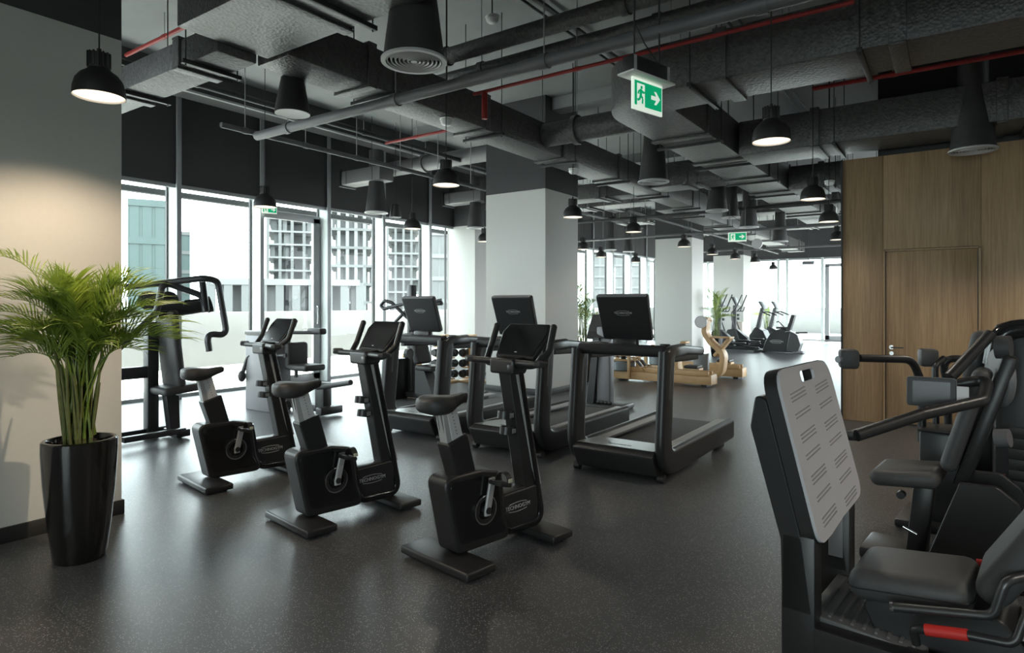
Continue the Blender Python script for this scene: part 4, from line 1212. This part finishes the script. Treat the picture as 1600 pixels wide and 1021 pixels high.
def duct_y(label, y0, y1, x0, x1, z0, z1, seam=1.25, hang=True, mat='duct'):
    r = MB().box(((x0 + x1) / 2, (y0 + y1) / 2, (z0 + z1) / 2), (x1 - x0, y1 - y0, z1 - z0), .018).build('air_duct', mat)
    tag(r, label, 'air duct', 'insulated rectangular ducts')
    n = max(1, int((y1 - y0) / seam))
    for k in range(1, n + 1):
        y = y0 + (y1 - y0) * (k - .5) / n
        f = MB(); t = .022
        f.box(((x0 + x1) / 2, y, z0 - t / 2), (x1 - x0 + .05, .10, t), .005); f.box(((x0 + x1) / 2, y, z1 + t / 2), (x1 - x0 + .05, .10, t), .005)
        f.box((x0 - t / 2, y, (z0 + z1) / 2), (t, .10, z1 - z0), .005); f.box((x1 + t / 2, y, (z0 + z1) / 2), (t, .10, z1 - z0), .005)
        f.build('flange', mat, r)
        if hang:
            MB().box(((x0 + x1) / 2, y + .22, z0 - .018), (x1 - x0 + .16, .04, .035), .003).build('hanger_channel', 'rod', r)
            rods(r, [(x0 - .05, y + .22, z0 - .05), (x1 + .05, y + .22, z0 - .05)])
    return r

duct_x('slim black insulated duct running from the window wall above the left machine', -9.3, -4.62, 2.66, 3.00, 3.44, 3.66, .95)
duct_x('huge black insulated duct crossing the upper left, above the large diffuser', -4.60, 3.15, 2.34, 3.08, 3.50, 4.35, 1.6)
duct_y('long black insulated duct running past the near pillar under the grey pipe', 3.12, 13.6, -4.81, -4.37, 3.50, 3.87, 1.7)
# L-shaped duct with a round outer corner
path = fillet([(3.15, 5.97, 3.72), (-2.69, 5.97, 3.72), (-2.69, 17.2, 3.72)], .42, 10)
ld = MB().sweep(path, cap_poly(.66, .44, .02, 2), up=(0, 0, 1)).build('air_duct', 'duct')
tag(ld, 'large black insulated duct behind the near exit sign, turning away at a rounded corner', 'air duct', 'insulated rectangular ducts')
for x in (2.7, 1.2, -.35, -1.7):
    f = MB()
    f.box((x, 5.97, 3.49), (.12, .72, .024), .005); f.box((x, 5.63, 3.72), (.12, .024, .46), .005); f.box((x, 6.31, 3.72), (.12, .024, .46), .005)
    f.build('flange', 'duct', ld)
    MB().box((x - .25, 5.97, 3.475), (.04, .84, .035), .003).build('hanger_channel', 'rod', ld)
    rods(ld, [(x - .25, 5.58, 3.44), (x - .25, 6.36, 3.44)])
for y in (7.4, 8.9, 10.4, 11.9, 13.4, 15):
    f = MB()
    f.box((-2.69, y, 3.49), (.72, .12, .024), .005); f.box((-3.03, y, 3.72), (.024, .12, .46), .005); f.box((-2.35, y, 3.72), (.024, .12, .46), .005)
    f.build('flange', 'duct', ld)
    MB().box((-2.69, y + .3, 3.475), (.84, .04, .035), .003).build('hanger_channel', 'rod', ld)
    rods(ld, [(-3.08, y + .3, 3.44), (-2.30, y + .3, 3.44)])
duct_x('black insulated duct running just above the top of the oak wall', -2.30, 3.15, 8.45, 9.2, 3.44, 3.88, 1.5)
duct_x('black insulated duct crossing between the two pillars, nearer one', -4.36, -3.06, 10.4, 10.95, 3.52, 3.86, 1.3)
duct_x('black insulated duct bridging to the left of the corner duct, beyond the funnel diffuser', -8.6, -4.83, 11.2, 11.7, 3.60, 3.90, 1.5)
duct_x('black insulated duct right of the corner duct, behind the oak wall edge', -2.32, -1.3, 11.6, 12.3, 3.46, 3.86, 1.0)
duct_x('wide black insulated duct spanning the hall near the second pillar', -8.8, -1.0, 14.4, 15.1, 3.98, 4.34, 1.6)
duct_x('black insulated duct above the far exit sign', -8.6, -1.0, 17.9, 18.6, 3.98, 4.34, 1.6)
duct_y('black insulated duct running to the end windows along the far left', 13.2, 27, -5.4, -4.8, 3.55, 3.92, 2.2)
duct_y('black insulated duct running to the end windows along the far right', 14.0, 27, -2.0, -1.4, 3.50, 3.90, 2.2)
duct_x('black insulated duct near the end windows', -8.6, -1.0, 22.2, 22.8, 3.98, 4.30, 1.8)

def pipe(label, a, b, r, mat, clamp=None, name='pipe', seg=14, group='ceiling pipes', hang=True):
    a, b = V(a), V(b)
    o = MB().cyl(a, b, r, seg=seg).build(name, mat); tag(o, label, 'pipe', group)
    L = (b - a).length; d = (b - a).normalized()
    n = max(1, int(L / (clamp or 1.6)))
    for k in range(n):
        c = a + d * (L * (k + .35) / n)
        MB().cyl(c - d * .035, c + d * .035, r * 1.22, seg=seg).build('coupling', mat, o)
        if hang: MB().cyl(c + V((0, 0, r)), V((c.x, c.y, ZC)), .0055, seg=6).build('hanger_rod', 'rodlight', o)
    return o
pipe('long grey pipe sloping across the view below the big round diffuser', (-6.12, 3.97, 3.30), (3.15, 3.97, 3.30), .048, 'pipe', 1.5)
pipe('thin grey pipe running towards the near pillar from the end of the long grey pipe', (-6.9, 4.02, 3.56), (-6.9, 16, 3.56), .032, 'pipe', .8)
pipe('thick black insulated pipe above the exit sign, upper of the pair', (-5.2, 5.15, 4.16), (3.15, 5.15, 4.16), .085, 'duct', 2.0)
pipe('thick black insulated pipe above the exit sign, lower of the pair', (-4.9, 5.42, 4.05), (3.15, 5.42, 4.05), .065, 'duct', 2.0)
RED = pipe('red sprinkler pipe running just below the long grey pipe', (-4.2, 5.28, 3.74), (-.6, 5.28, 3.74), .018, 'redpipe', 2.2)
pipe('red sprinkler pipe close under the slab at the upper left', (-8.5, 3.70, 4.62), (-3, 3.70, 4.62), .024, 'redpipe', 2.0)
pipe('red sprinkler pipe above the oak wall on the right', (-1.3, 7.75, 3.92), (3.15, 7.75, 3.92), .024, 'redpipe', 2.2)
pipe('short red sprinkler branch left of the near pillar', (-6.6, 6.3, 3.78), (-4.9, 6.3, 3.78), .020, 'redpipe', 1.5)
MB().cyl((-4.05, 5.28, 3.45), (-4.05, 5.28, 3.74), .032, seg=12).build('sprinkler_drop', 'redpipe', RED)
pipe('round grey duct crossing behind the near pillar lamp', (-9.6, 9.25, 4.28), (-6.66, 9.25, 4.28), .15, 'pipe', 2.0, 'round_duct', 20)
pipe('round black duct joining the long duct to the corner duct', (-4.36, 7.0, 3.70), (-3.04, 7.0, 3.70), .15, 'duct', 1.2, 'round_duct', 20)
pipe('thin black pipe crossing the hall beyond the near pillar', (-9.3, 12.7, 3.36), (-1.4, 12.7, 3.36), .03, 'pipedark', 2.0)
pipe('thin grey pipe crossing the hall before the second pillar', (-9.3, 16.6, 3.38), (-1.4, 16.6, 3.38), .035, 'pipe', 2.2)
pipe('thin grey pipe crossing before the end windows', (-9.3, 24, 3.50), (-.5, 24, 3.50), .04, 'pipe', 2.4)
pipe('black pipe running down the hall beside the second pillar', (-5.7, 12.4, 3.50), (-5.7, 26.5, 3.50), .035, 'pipedark', 2.4)
pipe('thin black pipe left of the near pillar', (-7.6, 3.15, 4.2), (-7.6, 22, 4.2), .04, 'pipedark', 2.4)
for k, x in enumerate((-3.9, -3.75, -2.2, -2.08, -.6)):
    pipe('thin black conduit flat against the slab, %s from the left' % ['first', 'second', 'third', 'fourth', 'fifth'][k], (x, 2.2, 4.86), (x, 14, 4.86), .016, 'pipedark', 3, 'conduit', 8, 'slab conduits', False)
pipe('black conduit under the slab at the far upper left', (-8.2, 1.0, 4.5), (-6.2, 3.15, 4.5), .02, 'pipedark', 1.5, 'conduit', 8, 'slab conduits')

# ladder cable trays
def tray(label, a, b, w):
    a, b = V(a), V(b); d = (b - a).normalized(); s_ = d.cross(V((0, 0, 1)))
    r = thing('cable_tray', label, 'cable tray', (a + b) / 2); c = (a + b) / 2
    m = MB()
    for q in (-1, 1): m.sweep([a + s_ * (q * w / 2) - c, b + s_ * (q * w / 2) - c], cap_poly(.012, .06, .002, 1))
    m.build('side_rails', 'graph', r)
    n = int((b - a).length / .22); m = MB()
    for k in range(n):
        p = a + (b - a) * ((k + .5) / n) - c
        m.sweep([p - s_ * (w / 2), p + s_ * (w / 2)], cap_poly(.02, .02, .002, 1))
    m.build('rungs', 'graph', r)
    m = MB()
    for q in range(3): m.tube([a + s_ * (w * (.25 * q - .25)) - c + V((0, 0, .025)), b + s_ * (w * (.25 * q - .25)) - c + V((0, 0, .025))], .018, seg=6)
    m.build('cables', 'cable', r)
    for k in range(4):
        p = a + (b - a) * ((k + .5) / 4) - c
        for q in (-1, 1): MB().cyl(p + s_ * (q * w / 2), V((p.x + s_.x * q * w / 2, p.y + s_.y * q * w / 2, ZC - c.z)), .005, seg=6).build('hanger_rod', 'rodlight', r)
tray('ladder cable tray beside the red sprinkler pipe', (-3.15, 6.9, 4.05), (1.5, 6.9, 4.05), .30)
tray('ladder cable tray crossing near the second pillar', (-9, 13.15, 4.5), (-1.5, 13.15, 4.5), .30)

# edge beam under the slab along the windows, pale lower flange
tr = sroot('trim_2')
MB().box((-9.15, 12, 4.72), (.40, 32, .34)).build('edge_beam', 'paint_dark', tr)
MB().box((-8.94, 12, 4.54), (.06, 32, .03)).build('beam_flange', 'alu', tr)
for i, y in enumerate((4.3, 8.7, 13.1, 17.5, 21.9)):
    struct(MB().box((-2, y + .35, ZC - .10), (13.15, .30, .20)).build('ceiling_rib', 'slab'))

# ------------------------------------------------------------------ cone diffusers
def diffuser(label, p, dia, h, top_r=.62, sign='duct', sock=None):
    """black cloth-wrapped neck flaring down to a pale ringed grille"""
    r = thing('ceiling_diffuser', label, 'air diffuser', p, 0, 'funnel-shaped air diffusers')
    R0 = dia / 2
    MB().lathe([(R0 * .62, h + .55), (R0 * .62, h), (R0 * .68, h * .75), (R0 * .86, h * .25), (R0 * .93, .02), (R0 * .93, 0), (R0 * .84, 0), (R0 * .58, h)], seg=32).build('neck', 'wrap', r)
    g = MB()
    g.lathe([(R0 * .86, -.004), (R0, -.004), (R0, .012), (R0 * .93, .02), (R0 * .86, .02)], seg=36, closed=True)
    g.build('rim', 'grille', r)
    g = MB()
    for k in range(6):
        rr_ = R0 * (.16 + .125 * k)
        g.lathe([(rr_, .004), (rr_ + R0 * .035, -.004), (rr_ + R0 * .09, .035), (rr_ + R0 * .06, .036)], seg=32, closed=True)
    g.lathe([(0, 0), (R0 * .10, 0), (R0 * .10, .02), (0, .02)], seg=20)
    for a in range(2): g.box((0, 0, .03), (R0 * 1.75, .012, .012), rot=(0, 0, R(45 + 90 * a)))
    g.build('ring_vanes', 'grille', r)
    return r
ZDF = 3.18
dspec = [(647, 97, .455, .62, 'big black funnel diffuser with ringed grille at the top centre'),
         (1021, 285, .43, .60, 'black funnel diffuser just below and right of the near exit sign'),
         (588, 333, .43, .60, 'black funnel diffuser hanging before the windows, left of the near pillar'),
         (743, 357, .40, .55, 'black funnel diffuser beside the left edge of the near pillar'),
         (1120, 330, .40, .58, 'black funnel diffuser above the second pillar, nearer of the tight group'),
         (1170, 356, .42, .55, 'black funnel diffuser above the far exit sign'),
         (1219, 378, .42, .60, 'black funnel diffuser right of the far exit sign'),
         (1520, 236, .46, .70, 'big black funnel diffuser hanging above the oak wall'),
         (954, 391, .37, .50, 'small far black funnel diffuser before the windows, left of a pair'),
         (982, 394, .37, .50, 'small far black funnel diffuser before the windows, right of a pair'),
         (1142, 341, .36, .5, 'black funnel diffuser half hidden left of the tight group')]
for px, py, dia, h, lab in dspec:
    diffuser(lab, at(px, py, z=ZDF), dia, h)
for lab, pxa, pxb, py in (('grey plenum box over the diffuser before the windows', 524, 600, 274), ('grey plenum box over the diffuser beside the near pillar', 700, 765, 306)):
    p = at((pxa + pxb) / 2, py, z=3.86)
    q = at(588 if pxa == 524 else 743, 333 if pxa == 524 else 357, z=ZDF)
    m = MB().box((q.x - .25, q.y, 3.88), (1.05, .36, .26), .03).build('plenum_box', 'pipe'); tag(m, lab, 'air duct')
    MB().box((q.x - .80, q.y, 3.88), (.05, .42, .32), .01).build('end_flange', 'rod', m)
    rods(m, [(q.x - .6, q.y - .2, 3.75), (q.x + .1, q.y - .2, 3.75)], 'rod')

# tapered black speaker with a pale disc
p = at(457, 178, z=3.2)
sk = thing('pendant_speaker', 'tapered black pendant speaker with pale round face at the upper left', 'speaker', p)
MB().lathe([(.135, 0), (.152, .0), (.152, .02), (.145, .06), (.098, .315), (.08, .33), (0, .33)], seg=32).build('body', 'lampshade', sk)
MB().lathe([(0, .004), (.11, .004), (.150, -.004), (.150, .006), (0, .010)], seg=32).build('face', 'grille', sk)
MB().cyl((0, 0, .33), (0, 0, ZC - p.z), .006, seg=6).build('suspension_cable', 'cable', sk)
wire = MB(); rw_ = random.Random(4)
for k in range(5):
    pts = [V((0, 0, .34))] + [V((rw_.uniform(-.14, .14), rw_.uniform(-.14, .14), .36 + .05 * j + rw_.uniform(0, .06))) for j in range(5)]
    wire.tube(fillet(pts, .05, 4), .004, seg=5)
wire.build('coiled_wires', 'cable', sk)
p = at(618, 340, z=3.12)
s2 = thing('pendant_speaker', 'small tapered black pendant speaker before the windows', 'speaker', p)
MB().lathe([(0, 0), (.11, 0), (.115, .02), (.075, .24), (.06, .25), (0, .25)], seg=28).build('body', 'lampshade', s2)
MB().cyl((0, 0, .25), (0, 0, ZC - p.z), .006, seg=6).build('suspension_cable', 'cable', s2)
p = at(1012, 300, z=3.3)

# ------------------------------------------------------------------ pendant lamps
def make_pendant(label, group):
    r = thing('pendant_lamp', label, 'pendant lamp', group=group)
    Rr = .137
    out = [(Rr, 0), (Rr * 1.0, .012), (Rr * .985, .05), (Rr * .90, .095), (Rr * .72, .130), (Rr * .50, .152), (Rr * .415, .165), (Rr * .41, .245), (Rr * .385, .255), (0, .255)]
    inn = [(0, .150), (Rr * .45, .146), (Rr * .68, .125), (Rr * .86, .09), (Rr * .955, .05), (Rr * .975, .002), (Rr, 0)]
    MB().lathe(out, seg=36).build('shade', 'lampshade', r)
    fins = MB()
    for k in range(14):
        a = 2 * PI * k / 14
        fins.box((Rr * .40 * math.cos(a), Rr * .40 * math.sin(a), .218), (.012, .010, .085), .002, rot=(0, 0, a))
    fins.build('heat_sink', 'lampshade', r)
    MB().lathe(inn, seg=36).build('inner_shade', 'lampin', r)
    MB().lathe([(0, .012), (Rr * .955, .012), (Rr * .955, .017), (0, .017)], seg=28).build('lamp_diffuser', 'bulb', r)
    MB().cyl((0, 0, .255), (0, 0, .285), .012, seg=10).build('cable_grip', 'lampshade', r)
    MB().cyl((0, 0, .28), (0, 0, ZC - 2.72), .0045, seg=6).build('cord', 'cable', r)
    return r
GP = 'black dome pendant lamps'
pl = [(155, 152, 'large-looking black dome pendant lamp right above the areca palm', 38),
      (1205, 222, 'black dome pendant lamp at right, below the big duct and left of the oak wall', 24),
      (697, 290, 'black dome pendant lamp in front of the near pillar, to its left', 16),
      (895, 340, 'black dome pendant lamp at the right edge of the near pillar', 14),
      (1270, 312, 'black dome pendant lamp close to the left edge of the oak wall, nearer of two', 14),
      (1295, 347, 'black dome pendant lamp close to the left edge of the oak wall, farther of two', 10),
      (414, 324, 'black dome pendant lamp in front of the glazed terrace door', 8),
      (644, 358, 'black dome pendant lamp before the windows, above the left treadmill console', 8),
      (990, 363, 'black dome pendant lamp midway between the two light pillars', 8),
      (1069, 386, 'black dome pendant lamp in front of the second light pillar', 8),
      (1113, 398, 'black dome pendant lamp just right of the second light pillar', 6),
      (1149, 405, 'black dome pendant lamp in front of the third light pillar', 6),
      (1180, 410, 'black dome pendant lamp just right of the third light pillar', 0),
      (1208, 421, 'farthest black dome pendant lamp, before the end windows', 0),
      (911, 390, 'small black dome pendant lamp just right of the near pillar', 6),
      (939, 402, 'small black dome pendant lamp below the left of the far diffuser pair', 0),
      (993, 410, 'small black dome pendant lamp below the right of the far diffuser pair', 0),
      (757, 378, 'black dome pendant lamp peeping out at the left edge of the near pillar', 6),
      (1309, 375, 'black dome pendant lamp cut by the left edge of the oak wall', 0)]
lamp0 = None
LIGHTS = []
for i, (px, py, lab, w) in enumerate(pl):
    z = 2.72 if i != 12 else 2.72
    p = at(px, py, z=2.72)
    if lamp0 is None:
        lamp0 = make_pendant(lab, GP); lamp0.location = p
    else:
        dup(lamp0, p, 0, lab, GP)
    if w: LIGHTS.append((p, w))
for x, y, w, lab in ((1.5, 2.1, 34, 'nearest the leg press'), (.95, 7.3, 56, 'in front of the oak wall'), (1.6, 4.4, 30, 'beyond the press machine'), (-1.7, -1.2, 26, 'behind the photographer'), (-3.4, -.6, 20, 'behind the photographer near the pale wall')):  # unseen pendants added to light the leg press, oak wall and foreground
    dup(lamp0, (x, y, 2.72), 0, 'unseen pendant lamp added as fill light, ' + lab, GP)
    LIGHTS.append((V((x, y, 2.72)), w))

# ------------------------------------------------------------------ exit signs
def exit_sign(label, p, rz, w, h, housing=True, cords=True):
    r = thing('exit_sign', label, 'exit sign', p, rz)         # face looks along -y, p = centre of panel
    MB().box((0, 0, 0), (w, .012, h), .001).build('panel', 'signwhite', r)
    gx0, gx1 = -w * .40, w * .47
    def face(poly, name, mat, off=.0065):
        return MB().prism([(x, z) for x, z in poly], -off, -off + .001, axis='y').build(name, mat, r)
    face([(-w * .44, -h * .36), (w * .47, -h * .36), (w * .47, h * .42), (-w * .44, h * .42)], 'green_field', 'green', .0075)
    # doorway with the running figure
    dx = -w * .24
    face([(dx - w * .12, -h * .36), (dx + w * .13, -h * .36), (dx + w * .13, h * .34), (dx - w * .12, h * .34)], 'doorway', 'signwhite', .0085)
    fg = MB(); t = h * .07
    def limb(a, b, q=1.0):
        a, b = V((a[0] * h, a[1] * h, 0)), V((b[0] * h, b[1] * h, 0)); n = (b - a).normalized(); s_ = V((-n.y, n.x, 0)) * (t * .5 * q)
        fg.prism([((a + s_).x + dx, (a + s_).y), ((b + s_).x + dx, (b + s_).y), ((b - s_).x + dx, (b - s_).y), ((a - s_).x + dx, (a - s_).y)], -.0098, -.0088, axis='y')
    fg.prism([(dx + h * (.03 + .055 * math.cos(2 * PI * k / 12)), h * (.23 + .055 * math.sin(2 * PI * k / 12))) for k in range(12)], -.0098, -.0088, axis='y')
    limb((.02, .17), (-.02, -.02), 1.7); limb((.02, .14), (.13, .06)); limb((.13, .06), (.17, .12)); limb((.0, .14), (-.10, .10)); limb((-.10, .10), (-.14, .0))
    limb((-.02, -.02), (.09, -.12), 1.2); limb((.09, -.12), (.07, -.28), 1.1); limb((-.02, -.02), (-.07, -.17), 1.2); limb((-.07, -.17), (-.18, -.19), 1.1)
    fg.build('running_figure', 'green', r)
    ax = w * .26
    face([(ax - w * .15, -h * .045), (ax + w * .02, -h * .045), (ax - w * .05, -h * .19), (ax + w * .02, -h * .19), (ax + w * .15, h * .02), (ax + w * .02, h * .23), (ax - w * .05, h * .23), (ax + w * .02, h * .085), (ax - w * .15, h * .085)], 'arrow', 'signwhite', .0085)
    if housing:
        MB().box((0, 0, h / 2 + .012), (w * 1.42, .13, .012), .002).build('flange', 'white', r)
        MB().box((0, 0, h / 2 + .070), (w * 1.25, .085, .105), .004).build('housing', 'graph', r)
        for s_ in (-1, 1): MB().box((s_ * w * .56, -.0435, h / 2 + .07), (.025, .004, .10)).build('bracket', 'silver', r)
    if cords:
        for s_ in (-1, 1): MB().cyl((s_ * w * .42, 0, h / 2 + .12), (s_ * w * .42, 0, ZC - p[2]), .0055, seg=6).build('suspension_rod', 'rod', r)
        MB().tube([(-w * .42, 0, h / 2 + .35), (0, .02, h / 2 + .25), (w * .42, 0, h / 2 + .14)], .004, bend=.1, seg=6).build('flex', 'cable', r)
    return r
exit_sign('green exit sign with arrow, large and near, hanging beside the rounded duct corner', at(1011, 152, 4.05), R(90 - 15.5), .30, .20)
exit_sign('small green exit sign with arrow hanging before the third light pillar', at(1152, 370.5, 12.0), R(10), .33, .175, False)
exit_sign('small green exit sign above the glazed terrace door', at(421, 328, X=-9.82), R(75), .26, .13, False, False)

# smoke detectors
def detector(label, p):
    r = thing('smoke_detector', label, 'smoke detector', p, 0, 'white smoke detectors')
    MB().lathe([(0, 0), (.045, .003), (.062, .018), (.068, .035), (.068, .05), (.05, .06), (0, .06)], seg=26).build('head', 'white', r)
    MB().lathe([(0, .06), (.075, .06), (.075, .072), (0, .072)], seg=26).build('base', 'white', r)
    MB().cyl((0, 0, .07), (0, 0, ZC - p[2]), .008, seg=8).build('conduit_drop', 'rod', r)
detector('white smoke detector high under the slab at the top centre', at(769, 36, z=4.5))
detector('white smoke detector beside the long duct above the left windows', at(698, 196, z=3.42))
detector('white smoke detector near the top of the near pillar', at(896, 272, z=3.4))
detector('white smoke detector near the left edge of the oak wall', at(1296, 290, z=3.3))

# small emergency floodlight before the end window
p = at(1160 + 103, 411, Y=26.5)
fl = thing('floodlight', 'flat grey floodlight hanging before the end windows', 'floodlight', p)
MB().box((0, 0, 0), (.42, .20, .10), .02, rot=(R(20), 0, 0)).build('body', 'grey', fl)
MB().cyl((0, 0, .04), (0, 0, ZC - p.z), .01, seg=6).build('bracket', 'rod', fl)
# round dial-like sensor by the far exit sign
p = at(1183, 381, Y=18)
sn_ = MB().cyl((p.x, 17.97, p.z), (p.x, 18.03, p.z), .14, seg=24).build('ceiling_fan_cap', 'grille'); sn_.name = 'round_vent'
tag(sn_, 'round pale vent cap right of the far exit sign', 'vent')

# ------------------------------------------------------------------ light
w = bpy.data.worlds.new('overcast sky'); sc.world = w; w.use_nodes = True
nt = w.node_tree; bg = nt.nodes['Background']
bg.inputs[0].default_value = (.87, .955, 1.0, 1); bg.inputs[1].default_value = 8.5

def portal(name, loc, rot, sx, sy):
    l = bpy.data.lights.new(name, 'AREA'); l.shape = 'RECTANGLE'; l.size = sx; l.size_y = sy
    l.cycles.is_portal = True
    o = bpy.data.objects.new(name, l); COL.objects.link(o); o.location = loc; o.rotation_euler = rot
portal('daylight_left', (-10.33, 13.5, 1.7), (0, R(-90), 0), 3.4, 29)
portal('daylight_back', (.3, -6.7, 1.9), (R(90), 0, 0), 3.8, 3.1)
portal('daylight_end', (-2, 28.25, 1.7), (R(-90), 0, 0), 16, 3.4)

sun = bpy.data.lights.new('sun', 'SUN'); sun.energy = 30; sun.angle = R(2); sun.color = (1, .97, .92)
so = bpy.data.objects.new('sun', sun); COL.objects.link(so); so.rotation_euler = (R(-32), 0, 0)
# unseen spotlight added right of the view to cast the palm's shadow
tp = V((.55, 3.6, 2.85))
ts = thing('added_spotlight', 'added unseen spotlight aimed at the palm, beyond the right edge of view', 'spotlight', tp)
aim = V((-4.5, 1.25, 1.05)) - tp
q = aim.to_track_quat('-Z', 'Y')
hd = MB().lathe([(.05, -.02), (.055, -.02), (.055, .14), (.03, .16), (0, .16)], seg=20).build('head', 'lampshade', ts); hd.rotation_mode = 'QUATERNION'; hd.rotation_quaternion = q
MB().cyl((0, 0, .05), (0, 0, ZC - tp.z), .01, seg=8).build('stem', 'lampshade', ts)
l = bpy.data.lights.new('spot', 'SPOT'); l.energy = 430; l.color = (1, .80, .58); l.shadow_soft_size = .05; l.spot_size = R(26); l.spot_blend = .7
o = bpy.data.objects.new('spot_light', l); COL.objects.link(o); o.location = tp + aim.normalized() * .03; o.rotation_mode = 'QUATERNION'; o.rotation_quaternion = q
for p, wt in LIGHTS:
    l = bpy.data.lights.new('lamp', 'SPOT'); l.energy = wt * 2.8; l.color = (1, .90, .77) if wt != 38 else (1, .79, .56); l.shadow_soft_size = .05
    l.spot_size = R(140); l.spot_blend = .55
    o = bpy.data.objects.new('lamp_light', l); COL.objects.link(o); o.location = p + V((0, 0, .004))

vs = sc.view_settings
vs.view_transform = 'Standard'; vs.look = 'None'; vs.gamma = 1; vs.exposure = .2; vs.use_curve_mapping = False
sc.display_settings.display_device = 'sRGB'
sc.cycles.max_bounces = 8; sc.cycles.diffuse_bounces = 5; sc.cycles.glossy_bounces = 4; sc.cycles.transparent_max_bounces = 12
sc.cycles.sample_clamp_indirect = 8
sc.cycles.use_denoising = True
